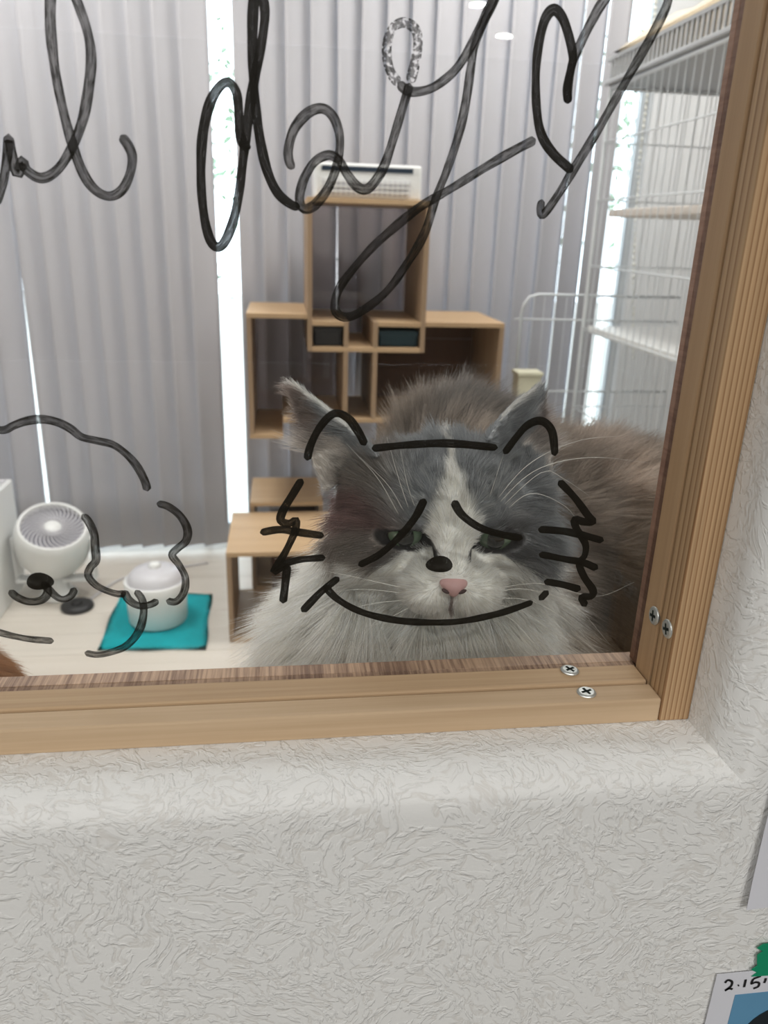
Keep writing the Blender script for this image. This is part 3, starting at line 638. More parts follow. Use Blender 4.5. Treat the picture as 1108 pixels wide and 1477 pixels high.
def pane(x0, x1, z0, z1, mat):           # one sheet of tinted acrylic closing the back of a box
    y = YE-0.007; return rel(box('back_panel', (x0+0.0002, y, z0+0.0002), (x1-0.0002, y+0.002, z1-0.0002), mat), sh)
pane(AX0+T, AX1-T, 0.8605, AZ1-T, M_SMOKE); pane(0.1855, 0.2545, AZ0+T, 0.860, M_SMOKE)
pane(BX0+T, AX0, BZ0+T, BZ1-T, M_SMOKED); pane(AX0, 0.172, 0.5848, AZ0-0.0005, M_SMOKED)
def basket(name, x0, x1, z0, h, mat, label):
    e = empty(name, ((x0+x1)/2, YS+0.10, z0)); tag(e, label, 'storage box')
    hx = (x1-x0)/2
    bm = bmesh.new(); add_box(bm, (-hx, -0.08, 0), (hx, 0.10, h), 0.004); from_bm('body', bm, mat, e)
    bm = bmesh.new(); add_box(bm, (-hx-0.002, -0.083, h-0.012), (hx+0.002, 0.102, h+0.001), 0.002); from_bm('rim', bm, mat, e)
basket('storage_box', 0.089, 0.167, AZ0+T, 0.052, M_DARK, 'small black storage box in the left cubby of the tall wooden box')
basket('storage_box', 0.274, 0.384, AZ0+T, 0.044, M_TEALD, 'small dark teal storage box in the right cubby of the tall wooden box')
# step boxes on the floor
def step_box(x0, x1, y0, y1, h, label):
    e = empty('step_box', ((x0+x1)/2, (y0+y1)/2, 0)); tag(e, label, 'step box', 'wooden step boxes on the floor')
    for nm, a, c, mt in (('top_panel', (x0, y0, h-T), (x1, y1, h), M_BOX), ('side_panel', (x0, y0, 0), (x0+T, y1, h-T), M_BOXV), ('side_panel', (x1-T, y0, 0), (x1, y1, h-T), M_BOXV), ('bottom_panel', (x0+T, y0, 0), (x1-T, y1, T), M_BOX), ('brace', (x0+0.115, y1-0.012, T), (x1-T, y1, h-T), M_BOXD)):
        bm = bmesh.new(); add_box(bm, a, c, 0.0008); rel(from_bm(nm, bm, mt), e)
step_box(-0.158, 0.14, 1.615, 1.93, 0.274, 'wooden step box nearest the cat, open at the front')
step_box(-0.105, 0.12, 1.945, 2.20, 0.300, 'wooden step box set back against the blind')
# appliance on top of the tall box
ap = empty('room_appliance', (0.235, 1.97, AZ1)); tag(ap, 'small white louvred appliance with a dark blue strip on top of the wooden box', 'appliance')
bm = bmesh.new(); add_box(bm, (-0.142, -0.085, 0.0), (0.142, 0.10, 0.086), 0.006); from_bm('body', bm, M_PLASTIC, ap)
box('dark_strip', (-0.125, -0.0865, 0.066), (0.118, -0.0851, 0.078), M_NAVY, ap)
box('grille_recess', (-0.122, -0.0862, 0.008), (0.112, -0.0851, 0.046), M_PLGREY, ap)
for i in range(17):
    x = -0.118 + i*0.0138; box('louvre', (x, -0.091, 0.007), (x+0.0045, -0.0863, 0.047), M_PLASTIC, ap)
for i in range(3):
    z = 0.015+i*0.012; box('louvre_bar', (-0.12, -0.0935, z), (0.112, -0.0912, z+0.0035), M_PLASTIC, ap)

# ------------------------------------------------------------------ floor things
mt = bmesh.new()
q = [PZ(140, 938, 0.004), PZ(297, 936, 0.004), PZ(306, 856, 0.004), PZ(180, 866, 0.004)]
q[3] = q[2] + (q[0]-q[1])*0.98
N_ = 14; g = [[None]*(N_+1) for _ in range(N_+1)]
for i in range(N_+1):
    for j in range(N_+1):
        u, w = i/N_, j/N_; p = (q[0]*(1-u)+q[1]*u)*(1-w) + (q[3]*(1-u)+q[2]*u)*w
        g[i][j] = mt.verts.new((p[0]+0.003*math.sin(w*9), p[1]+0.003*math.sin(u*11), 0.004+0.0022*math.sin(u*13+w*5)*math.sin(w*9)))
for i in range(N_):
    for j in range(N_): mt.faces.new((g[i][j], g[i+1][j], g[i+1][j+1], g[i][j+1]))
bmesh.ops.solidify(mt, geom=mt.faces[:], thickness=0.0035)
tag(from_bm('floor_mat', mt, M_TEAL, None, True), 'bright teal cloth mat under the white water fountain', 'mat')
fo = empty('pet_fountain', (-0.372, 1.76, 0.007)); tag(fo, 'white round pet water fountain standing on the teal mat', 'water fountain')
lathe('bowl', [(0, 0), (0.078, 0), (0.083, 0.006), (0.087, 0.10), (0.089, 0.128), (0.086, 0.132), (0.080, 0.126), (0.0, 0.118)], M_PLASTIC, fo, 40)
lathe('lid', [(0.080, 0.120), (0.078, 0.140), (0.062, 0.158), (0.030, 0.166), (0.0, 0.167)], M_PLGREY, fo, 40)
lathe('spout', [(0.016, 0.160), (0.018, 0.176), (0.010, 0.181), (0, 0.181)], M_PLASTIC, fo, 24)
# air circulator
fa = empty('air_circulator', (-0.700, 1.95, 0)); tag(fa, 'white globe shaped fan with spiral grille tilted upward', 'fan')
lathe('base', [(0, 0), (0.056, 0), (0.058, 0.006), (0.052, 0.014), (0.035, 0.03), (0.028, 0.07), (0, 0.07)], M_PLASTIC, fa, 40)
axis = Vector((0.20, -0.42, 0.88)).normalized(); qf = Vector((0, 0, 1)).rotation_difference(axis)
mf = Matrix.Translation((0, 0, 0.185)) @ qf.to_matrix().to_4x4()
lathe('housing', [(0.0, -0.118), (0.05, -0.112), (0.085, -0.085), (0.105, -0.045), (0.110, 0.0), (0.107, 0.04), (0.098, 0.066), (0.092, 0.070), (0.088, 0.064), (0.090, 0.045)], M_PLASTIC, fa, 48, mf)
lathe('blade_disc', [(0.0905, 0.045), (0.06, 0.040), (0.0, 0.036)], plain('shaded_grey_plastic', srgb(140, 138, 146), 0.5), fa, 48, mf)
lathe('hub', [(0.0, 0.068), (0.022, 0.066), (0.026, 0.060), (0.026, 0.050), (0, 0.050)], M_PLASTIC, fa, 32, mf)
bm = bmesh.new(); add_box(bm, (-0.116, -0.022, 0.06), (-0.1105, 0.022, 0.20), 0.003); add_box(bm, (0.1105, -0.022, 0.06), (0.118, 0.022, 0.20), 0.003); add_box(bm, (-0.118, -0.022, 0.052), (0.118, 0.022, 0.064), 0.003); from_bm('yoke', bm, M_PLASTIC, fa)
vane = bmesh.new(); vp = []
for t in np.linspace(0, 1, 7):
    r = 0.025+0.066*t; a = 0.55*t*t; vp.append((r*math.cos(a), r*math.sin(a), 0.060+0.006*(1-t)))
add_tube(vane, vp, 0.0022, 5); vme = bpy.data.meshes.new('vane'); vane.to_mesh(vme); vane.free(); vme.materials.append(M_PLGREY)
for i in range(30):
    o = bpy.data.objects.new('vane', vme); col.objects.link(o); o.parent = fa
    o.matrix_local = mf @ Matrix.Rotation(2*math.pi*i/30, 4, 'Z')
pk = empty('charging_puck', tuple(PZ(112, 877, 0.0))); tag(pk, 'flat black disc lying on the floor beside the fan', 'disc')
lathe('body', [(0, 0), (0.045, 0), (0.048, 0.004), (0.046, 0.014), (0.036, 0.018), (0, 0.018)], M_DARK, pk, 36)
lathe('button', [(0, 0.0185), (0.018, 0.0185), (0.016, 0.023), (0, 0.0235)], plain('black_rubber', srgb(20, 20, 22), 0.6), pk, 24)
cb = [PZ(120, 872, 0.004), PZ(150, 850, 0.004), PZ(175, 835, 0.004), PZ(215, 822, 0.004), PZ(260, 818, 0.004), PZ(300, 812, 0.004)]
tag(tube('power_cable', catmull(cb, 0.02), 0.003, M_PLGREY), 'thin white cable running across the floor behind the fountain', 'cable')
# white cabinet at the left
ca = empty('white_cabinet', (-0.985, 1.75, 0)); tag(ca, 'white cabinet with a slotted top at the left edge', 'cabinet')
hgt = 0.350
bm = bmesh.new(); add_box(bm, (-0.16, -0.20, 0), (0.158, 0.30, hgt), 0.004); from_bm('body', bm, M_PLASTIC, ca)
for i in range(14): box('top_slat', (-0.15, -0.185+i*0.034, hgt), (0.148, -0.165+i*0.034, hgt+0.006), M_PLGREY, ca)
# ------------------------------------------------------------------ wire cage and pen on the right
M_PALE = plain('pale_beige_fabric', srgb(214, 206, 198), 0.9)
GX0, GX1, GY0, GY1, GZ1 = 0.905, 1.50, 0.95, 1.96, 1.52
cg = empty('wire_cage', (GX0, GY1, 0)); tag(cg, 'tall white wire cat cage with trays by the right wall', 'cage')
def vmesh(name, h, r, n=6):
    bm = bmesh.new(); add_tube(bm, [(0,0,0),(0,0,h)], r, n); me = bpy.data.meshes.new(name); bm.to_mesh(me); bm.free(); me.materials.append(M_WIRE); return me
post_m, wire_m = vmesh('post', GZ1-0.03, 0.006, 10), vmesh('wire', GZ1-0.06, 0.0014)
def inst(name, me, loc, parent, rot=None):
    o = bpy.data.objects.new(name, me); col.objects.link(o); o.parent = parent; o.location = tuple(Vector(loc)-Vector(parent.location))
    if rot: o.rotation_euler = rot
    return o
for x in (GX0, GX1):
    for y in (GY0, GY1): inst('post', post_m, (x, y, 0), cg)
ny = 26
for i in range(1, ny): inst('wire', wire_m, (GX0, GY0+(GY1-GY0)*i/ny, 0.02), cg)
for i in range(1, 16): inst('wire', wire_m, (GX0+(GX1-GX0)*i/16, GY1, 0.02), cg)
def hbar(name, a, c, r): return rel(tube(name, [a, c], r, M_WIRE), cg)
for z in (0.12, 0.36, 0.60, 0.84, 1.02, 1.20, 1.35):
    hbar('cross_wire', (GX0-0.003, GY0, z), (GX0-0.003, GY1, z), 0.002); hbar('cross_wire', (GX0, GY1+0.003, z), (GX1, GY1+0.003, z), 0.002)
for z in (0.02, GZ1-0.035):
    for a, c in (((GX0, GY0), (GX0, GY1)), ((GX0, GY1), (GX1, GY1)), ((GX0, GY0), (GX1, GY0)), ((GX1, GY0), (GX1, GY1))): hbar('rim_bar', (*a, z), (*c, z), 0.005)
for z, y0, y1 in ((0.05, GY0+0.01, GY1-0.01), (0.50, GY0+0.01, 1.75), (0.83, 1.3, GY1-0.01), (1.155, GY0+0.01, 1.90)):
    bm = bmesh.new(); add_box(bm, (GX0+0.01, y0, z), (GX1-0.01, y1, z+0.02), 0.003); rel(from_bm('tray', bm, M_PLASTIC if z < 1 else M_PALE), cg)
bm = bmesh.new(); add_box(bm, (GX0-0.015, GY0, GZ1-0.028), (GX1+0.015, GY1+0.02, GZ1-0.016), 0.003); rel(from_bm('roof_tray', bm, M_GREYTRAY), cg)
for i in range(44):
    y = GY0+0.006+i*(GY1-GY0)/44; rel(box('roof_slat', (GX0-0.012, y, GZ1-0.016), (GX0-0.006, y+0.009, GZ1+0.030), M_GREYTRAY), cg)
rel(box('roof_rim', (GX0-0.013, GY0, GZ1+0.0302), (GX0-0.003, GY1+0.02, GZ1+0.039), M_GREYTRAY), cg)
# towel on the roof
bm = bmesh.new(); nx, ny = 18, 26; gg = [[None]*(ny+1) for _ in range(nx+1)]
for i in range(nx+1):
    for j in range(ny+1):
        u, w = i/nx, j/ny; ed = min(1, (9*min(u, 1-u, w*1.6, (1-w)*1.6))**0.6)
        gg[i][j] = bm.verts.new((GX0-0.016+u*0.55, GY0+0.02+w*0.97, GZ1+0.046+0.045*ed*(0.8+0.2*math.sin(w*17+u*6)+0.12*math.sin(u*23))))
for i in range(nx):
    for j in range(ny): bm.faces.new((gg[i][j], gg[i+1][j], gg[i+1][j+1], gg[i][j+1]))
bmesh.ops.solidify(bm, geom=bm.faces[:], thickness=0.006)
tag(from_bm('towel', bm, M_TOWEL, None, True), 'cream towel folded on top of the wire cage', 'towel')
# grey curled band on the upper tray
bp_ = [P(978, 288, 1.42), P(990, 275, 1.42), P(1003, 270, 1.42), P(1012, 282, 1.42), P(1022, 297, 1.40)]
hm = empty('fabric_tunnel', tuple(P(1000, 300, 1.42))); tag(hm, 'small grey and beige striped fabric tunnel on the upper cage tray', 'cat toy')
for i in range(7):
    bm = bmesh.new(); c_ = Vector((1.06, 1.38+0.022*i, 1.2325)); ring = [(c_.x+0.045*math.cos(a), c_.y, c_.z+0.045*math.sin(a)) for a in np.linspace(0, 2*math.pi, 25)]
    add_tube(bm, ring, 0.011, 8, False); rel(from_bm('hoop', bm, (M_GREYTRAY, plain('taupe_fabric', srgb(120, 110, 102), 0.9))[i % 2], None, True), hm)
# low wire pen in front of the blind
pn = empty('wire_pen_panel', (0.95, 2.05, 0)); tag(pn, 'low white wire pen panel with rounded corner in front of the blind', 'pen panel')
px0 = float(P(752, 455, 2.05)[0]); zt2 = float(P(790, 425, 2.05)[2])
loop = [(px0, 2.05, 0.0), (px0, 2.05, zt2-0.06), (px0+0.006, 2.05, zt2-0.03), (px0+0.022, 2.05, zt2-0.008), (px0+0.05, 2.05, zt2), (1.25, 2.05, zt2)]
rel(tube('frame_wire', loop, 0.0045, M_WIRE, None), pn)
for z in (zt2-0.075, zt2-0.30, zt2-0.52): rel(tube('cross_wire', [(px0-0.02, 2.052, z), (1.25, 2.052, z)], 0.0032, M_WIRE), pn)
pm = vmesh('upright_wire', zt2-0.004, 0.0014)
for i in range(1, 14): inst('upright_wire', pm, (px0+0.035*i, 2.047, 0), pn)
_c = P(760, 548, 1.98); ct = float(P(760, 537, 1.95)[2]); cbx = empty('cream_bin', (float(_c[0]), 1.98, 0)); tag(cbx, 'slim cream plastic bin whose lid shows above the cat ear', 'bin')
bm = bmesh.new(); add_box(bm, (-0.037, -0.03, 0.0), (0.037, 0.03, ct-0.0125), 0.004); from_bm('body', bm, M_CREAM, cbx)
bm = bmesh.new(); add_box(bm, (-0.041, -0.034, ct-0.0122), (0.041, 0.034, ct), 0.003); from_bm('lid', bm, M_CREAM, cbx)

# ------------------------------------------------------------------ the cat: one continuous body from smooth-blended volumes, then fur
class Noise:
    def __init__(s, freq, n=10, seed=1):
        r = np.random.default_rng(seed); d = r.normal(size=(n, 3)); d /= np.linalg.norm(d, axis=1)[:, None]
        s.k = d*freq*r.uniform(0.6, 1.6, (n, 1)); s.p = r.uniform(0, 6.28, n); s.n = n
    def __call__(s, p): return np.sin(p @ s.k.T + s.p).sum(1)/math.sqrt(s.n/2)
    def vec(s, p):
        return np.stack([np.sin(p @ s.k.T + s.p + c).sum(1) for c in (0.0, 2.1, 4.2)], 1)/math.sqrt(s.n/2)
def sd_ell(p, c, r, yaw=0.0, roll=0.0):
    q = p - np.array(c, np.float32)
    if yaw:
        ca, sa = math.cos(yaw), math.sin(yaw); q = np.stack([q[..., 0]*ca+q[..., 1]*sa, -q[..., 0]*sa+q[..., 1]*ca, q[..., 2]], -1)
    if roll:
        ca, sa = math.cos(roll), math.sin(roll); q = np.stack([q[..., 0]*ca+q[..., 2]*sa, q[..., 1], -q[..., 0]*sa+q[..., 2]*ca], -1)
    r = np.array(r, np.float32); k0 = np.sqrt(((q/r)**2).sum(-1)); k1 = np.sqrt(((q/(r*r))**2).sum(-1)) + 1e-9
    return k0*(k0-1)/k1
def sd_cone(p, a, b, ra, rb):
    a = np.array(a, np.float32); b = np.array(b, np.float32); ab = b-a
    t = np.clip(((p-a) @ ab)/(ab @ ab), 0, 1); return np.sqrt((((p-a)-t[..., None]*ab)**2).sum(-1)) - (ra+(rb-ra)*t)
def smin(a, b, k):
    h = np.clip(0.5+0.5*(b-a)/k, 0, 1); return b*(1-h)+a*h-k*h*(1-h)
def smax(a, b, k): return -smin(-a, -b, k)
def surface_nets(F, org, h):
    nx, ny, nz = F.shape; S = F < 0
    cs = [S[i:nx-1+i, j:ny-1+j, k:nz-1+k] for i in (0, 1) for j in (0, 1) for k in (0, 1)]
    cnt = sum(c.astype(np.int8) for c in cs); act = (cnt > 0) & (cnt < 8)
    I = np.argwhere(act); ids = np.full(act.shape, -1, np.int64); ids[act] = np.arange(len(I))
    acc = np.zeros((len(I), 3)); num = np.zeros(len(I))
    corners = [(i, j, k) for i in (0, 1) for j in (0, 1) for k in (0, 1)]
    vals = {c: F[I[:, 0]+c[0], I[:, 1]+c[1], I[:, 2]+c[2]] for c in corners}
    for a in corners:
        for ax in range(3):
            if a[ax] == 0:
                b = list(a); b[ax] = 1; b = tuple(b); va, vb = vals[a], vals[b]; cr = (va < 0) != (vb < 0)
                t = np.where(cr, va/(va-vb+1e-12), 0); p = np.array(a, float)[None].repeat(len(I), 0); p[:, ax] += t
                acc[cr] += p[cr]; num[cr] += 1
    V = org + (I + acc/num[:, None])*h; quads = []
    for ax in range(3):
        sl0 = [slice(None)]*3; sl1 = [slice(None)]*3; sl0[ax] = slice(0, -1); sl1[ax] = slice(1, None)
        e = S[tuple(sl0)] != S[tuple(sl1)]; E = np.argwhere(e); o1, o2 = [(1, 2), (2, 0), (0, 1)][ax]
        E = E[(E[:, o1] > 0) & (E[:, o2] > 0) & (E[:, o1] < F.shape[o1]-1) & (E[:, o2] < F.shape[o2]-1)]
        flip = S[E[:, 0], E[:, 1], E[:, 2]]
        def g(d1, d2):
            q = E.copy(); q[:, o1] -= d1; q[:, o2] -= d2; return ids[q[:, 0], q[:, 1], q[:, 2]]
        q = np.stack([g(1, 1), g(0, 1), g(0, 0), g(1, 0)], 1); q[~flip] = q[~flip][:, ::-1]; quads.append(q)
    return V, np.concatenate(quads)
def mesh_np(name, V, Q, mat, parent, base):
    me = bpy.data.meshes.new(name); me.vertices.add(len(V)); me.vertices.foreach_set('co', (V-base).astype(np.float32).ravel())
    me.loops.add(Q.size); me.loops.foreach_set('vertex_index', Q.astype(np.int32).ravel()); me.polygons.add(len(Q)); me.polygons.foreach_set('loop_start', np.arange(0, Q.size, 4, dtype=np.int32))
    me.update(calc_edges=True); me.validate(); me.polygons.foreach_set('use_smooth', [True]*len(me.polygons))
    return link_mesh(name, me, mat, parent)
def vnormals(V, Q):
    n = np.cross(V[Q[:, 2]]-V[Q[:, 0]], V[Q[:, 3]]-V[Q[:, 1]]); N = np.zeros_like(V)
    for k in range(4): np.add.at(N, Q[:, k], n)
    return N/(np.linalg.norm(N, axis=1)[:, None]+1e-12)
def nrmz(v): return v/(np.linalg.norm(v, axis=-1, keepdims=True)+1e-9)
def sstep(a, b, x): t = np.clip((x-a)/(b-a), 0, 1); return t*t*(3-2*t)

HO = np.array([0.096, 0.105, 0.945]); HF = nrmz(np.array([-0.13, -0.99, 0.0])); HR = np.array([-HF[1], HF[0], 0.0]); HU = np.array([0, 0, 1.0])
HB = np.stack([HR, HU, HF])                      # world -> (u right, v up, w forward)
def tol(p): return (p-HO) @ HB.T
def tow(q): return HO + np.asarray(q) @ HB
EYE_U, EYE_V, EYE_W = 0.0250, -0.001, 0.0300
PERCH_Z = 0.780
def ear(tip, inner, outer, cup):
    tip, inner, outer = map(np.array, (tip, inner, outer)); bc = (inner+outer)/2; L = np.linalg.norm(tip-bc); b = (tip-bc)/L
    a = outer-inner; wd = np.linalg.norm(a)/2; a = nrmz(a-b*(a @ b)); n = np.cross(a, b); n = n if n[1] < 0 else -n
    return dict(bc=bc, b=b, a=a, n=n, L=L, w=wd*0.92, cup=cup)
EARS = [ear(P(416, 552, 0.130), P(522, 628, 0.108), P(462, 690, 0.124), 13.0), ear(P(783, 558, 0.135), P(692, 622, 0.102), P(790, 672, 0.134), 13.0)]
def ear_coords(p, e):
    q = p-e['bc']; return q @ e['a'], q @ e['b'], q @ e['n']
def sd_ear(p, e):
    a, b, n = ear_coords(p, e); t = np.clip(b/e['L'], -0.5, 1.0)
    hw = e['w']*np.clip(1-t, 0, 2)**0.82 + 0.0008; n0 = e['cup']*a*a - 0.006*(1-np.clip(t, 0, 1))
    return np.maximum(np.maximum(np.abs(n-n0)-0.0020, np.abs(a)-hw), np.maximum(b-e['L'], -b-0.012))*0.85
def sd_head(p):
    q = (p-HO.astype(np.float32)) @ HB.T.astype(np.float32); q = q[..., [0, 2, 1]]    # u, w, v ordering for the ellipsoid helper
    E = lambda c, r, **k: sd_ell(q, (c[0], c[2], c[1]), (r[0], r[2], r[1]), **k)
    d = E((0, 0.008, -0.005), (0.045, 0.032, 0.046))
    d = smin(d, E((0, 0.012, 0.018), (0.034, 0.021, 0.024)), 0.012)
    for s in (-1, 1):
        d = smin(d, E((s*0.033, -0.016, 0.008), (0.027, 0.026, 0.030)), 0.014)
        d = smin(d, E((s*0.042, 0.010, -0.010), (0.018, 0.022, 0.020)), 0.012)
        d = smin(d, E((s*0.0115, -0.0265, 0.0565), (0.0145, 0.0115, 0.0145)), 0.006)
        d = smin(d, E((s*EYE_U, EYE_V, EYE_W), (0.0141, 0.0141, 0.0141)), 0.005)
    d = smin(d, E((0, -0.030, 0.030), (0.030, 0.018, 0.028)), 0.012)
    d = smin(d, sd_cone(q, (0, 0.036, 0.008), (0, 0.0655, -0.0125), 0.0135, 0.0085), 0.008)
    d = smin(d, E((0, -0.0395, 0.049), (0.0125, 0.0095, 0.0125)), 0.006)
    for s in (-1, 1):
        d = smax(d, -E((s*EYE_U*1.01, EYE_V-0.0040, EYE_W+0.0125), (0.0138, 0.0057, 0.012), roll=-s*0.10), 0.0016)
    return d
BODY = [((0.155, 0.270, 0.858), (0.078, 0.125, 0.076)), ((0.158, 0.330, 0.896), (0.056, 0.080, 0.060)), ((0.255, 0.285, 0.855), (0.105, 0.100, 0.072)), ((0.345, 0.262, 0.840), (0.085, 0.090, 0.062))]
CHEST = [((0.100, 0.138, 0.905), (0.052, 0.050, 0.052)), ((0.090, 0.128, 0.858), (0.064, 0.058, 0.064)), ((0.052, 0.135, 0.835), (0.046, 0.055, 0.052)), ((0.135, 0.130, 0.832), (0.046, 0.055, 0.052)),
         ((0.058, 0.075, 0.800), (0.026, 0.042, 0.019)), ((0.120, 0.072, 0.800), (0.026, 0.042, 0.019))]
def sd_group(p, L, k):
    d = None
    for c, r in L:
        e = sd_ell(p, c, r); d = e if d is None else smin(d, e, k)
    return d
def sd_cat(p):
    d = smin(sd_group(p, CHEST, 0.02), sd_group(p, BODY, 0.04), 0.02)
    d = smin(d, sd_cone(p, (0.40, 0.22, 0.812), (0.30, 0.13, 0.806), 0.024, 0.018), 0.01)
    d = smin(d, sd_head(p), 0.014)
    for e in EARS: d = smin(d, sd_ear(p, e), 0.005)
    return np.maximum(d, PERCH_Z+0.002-p[..., 2])
def build_sdf(fn, lo, hi, h):
    lo = np.array(lo); n = np.ceil((np.array(hi)-lo)/h).astype(int)+1
    out = np.empty(n, np.float32); yv, zv = np.meshgrid(lo[1]+h*np.arange(n[1]), lo[2]+h*np.arange(n[2]), indexing='ij')
    for i in range(n[0]):
        g = np.stack([np.full_like(yv, lo[0]+h*i), yv, zv], -1).astype(np.float32); out[i] = fn(g)
    return surface_nets(out, lo, h)
CV, CQ = build_sdf(sd_cat, (-0.04, 0.015, 0.775), (0.46, 0.43, 1.035), 0.0019)

WHITE = np.array(srgb(250, 247, 241)[:3]); GREY = np.array(srgb(166, 168, 170)[:3]); DGREY = np.array(srgb(110, 107, 107)[:3]); BROWN = np.array(srgb(164, 152, 141)[:3]); LIGHTB = np.array(srgb(212, 198, 186)[:3]); EARIN = np.array(srgb(168, 154, 147)[:3])
nzA, nzB, nzC = Noise(60, 10, 3), Noise(260, 10, 5), Noise(25, 8, 9); nzD = Noise(55, 10, 17); nzE = Noise(1400, 12, 23)
def regions(p):
    dh = sd_head(p); de = np.minimum(*[sd_ear(p, e) for e in EARS]); dc = sd_group(p, CHEST, 0.02); db = sd_group(p, BODY, 0.04)
    w = np.exp(-np.stack([dh, de, dc, db], 1).clip(-0.02, 1)/np.array([0.004, 0.0022, 0.004, 0.004])); return w/w.sum(1, keepdims=True)
def mixc(a, b, t): return a*(1-t[:, None])+b*t[:, None]
def cat_color(p, R):
    q = tol(p); u, v, w = q.T; au = np.abs(u); j = 0.0022*nzB(p)
    # white blaze and muzzle
    bwid = np.interp(v, [-0.06, -0.030, -0.022, -0.012, 0.0, 0.010, 0.020, 0.030, 0.038], [0.09, 0.060, 0.036, 0.0225, 0.0150, 0.0118, 0.0085, 0.0045, 0.0008])
    bwid = np.where(u > 0, bwid*np.interp(v, [-0.03, -0.012, 0.0], [1.35, 1.25, 1.0]), bwid)
    white = sstep(-0.0016, 0.0016, bwid-au+j*0.4)
    white *= sstep(-0.055, -0.02, w)
    low = sstep(-0.024, -0.032, v+j*1.5+0.10*np.clip(u+0.03, -0.05, 0)); white = np.maximum(white, low)
    g = mixc(np.tile(GREY, (len(p), 1)), np.tile(DGREY, (len(p), 1)), sstep(0.2, 1.2, nzA(p))*0.5)
    # darker marking round the eyes, brown cast on the left cheek, reddish patch
    ed = np.sqrt(((au-EYE_U)/0.017)**2+((v-EYE_V+0.004)/0.0105)**2); g = mixc(g, np.tile(DGREY*0.75, (len(p), 1)), sstep(1.35, 0.75, ed)*(w > 0.01)*0.8)
    g = mixc(g, np.tile(BROWN, (len(p), 1)), sstep(-0.015, -0.045, u)*0.75)
    red = np.exp(-(((u+0.050)/0.012)**2+((v-0.004)/0.007)**2)); g = mixc(g, np.tile(np.array(srgb(128, 66, 70)[:3]), (len(p), 1)), np.clip(red*1.2, 0, 0.5)); brow = sstep(0.006, 0.012, v)*sstep(0.034, 0.024, v)*sstep(0.006, 0.012, au)*sstep(0.040, 0.030, au)*sstep(0.3, 1.0, nzE(p)); g = mixc(g, np.tile(WHITE*0.8, (len(p), 1)), brow*0.5)
    hc = mixc(g, np.tile(WHITE, (len(p), 1)), white)
    mouth = sstep(0.0016, 0.0006, au)*sstep(-0.036, -0.034, v)*sstep(-0.020, -0.024, v)*(w > 0.055); hc = mixc(hc, np.tile(np.array(srgb(120, 92, 88)[:3]), (len(p), 1)), mouth*0.8)
    # ears
    ec = np.tile(GREY, (len(p), 1))
    for e, a0 in zip(EARS, (-0.5, 0.0)):
        a, b, n = ear_coords(p, e); n0 = e['cup']*a*a - 0.006*(1-np.clip(b/e['L'], 0, 1)); ins = sstep(-0.0004, 0.0008, n-n0)*sstep(a0, a0+0.35, a/e['w'])*(np.abs(a) < e['w']*1.2)*(b > -0.012)
        ec = mixc(ec, np.tile(EARIN, (len(p), 1)), ins); hw_ = e['w']*np.clip(1-b/e['L'], 0, 2)**0.82+0.0008; ec = mixc(ec, np.tile(WHITE*0.8, (len(p), 1)), sstep(-0.0016, -0.0004, np.abs(a)-hw_)*(b > 0.004)*(np.abs(n-n0) < 0.006)*0.7); ec = mixc(ec, np.tile(WHITE, (len(p), 1)), ins*sstep(0.45, 0.1, b/e['L'])*0.55)  # pale ear edges: bright rim light painted into the colour; white tufts inside
    cc = np.tile(WHITE, (len(p), 1)); cc = mixc(cc, np.tile(BROWN, (len(p), 1)), sstep(0.158, 0.182, p[:, 0]+0.004*nzA(p)))
    bc = mixc(np.tile(BROWN, (len(p), 1)), np.tile(GREY*0.8, (len(p), 1)), sstep(0.93, 0.97, p[:, 2])*0.7)
    bc = mixc(bc, np.tile(LIGHTB, (len(p), 1)), np.clip(np.exp(-(((p[:, 0]-0.262)/0.030)**2+((p[:, 2]-0.925)/0.018)**2))*0.9, 0, 1))
    bc = bc*np.clip(1+0.20*nzD(p), 0.5, 1.6)[:, None]
    return R[:, :1]*hc + R[:, 1:2]*ec + R[:, 2:3]*cc + R[:, 3:4]*bc
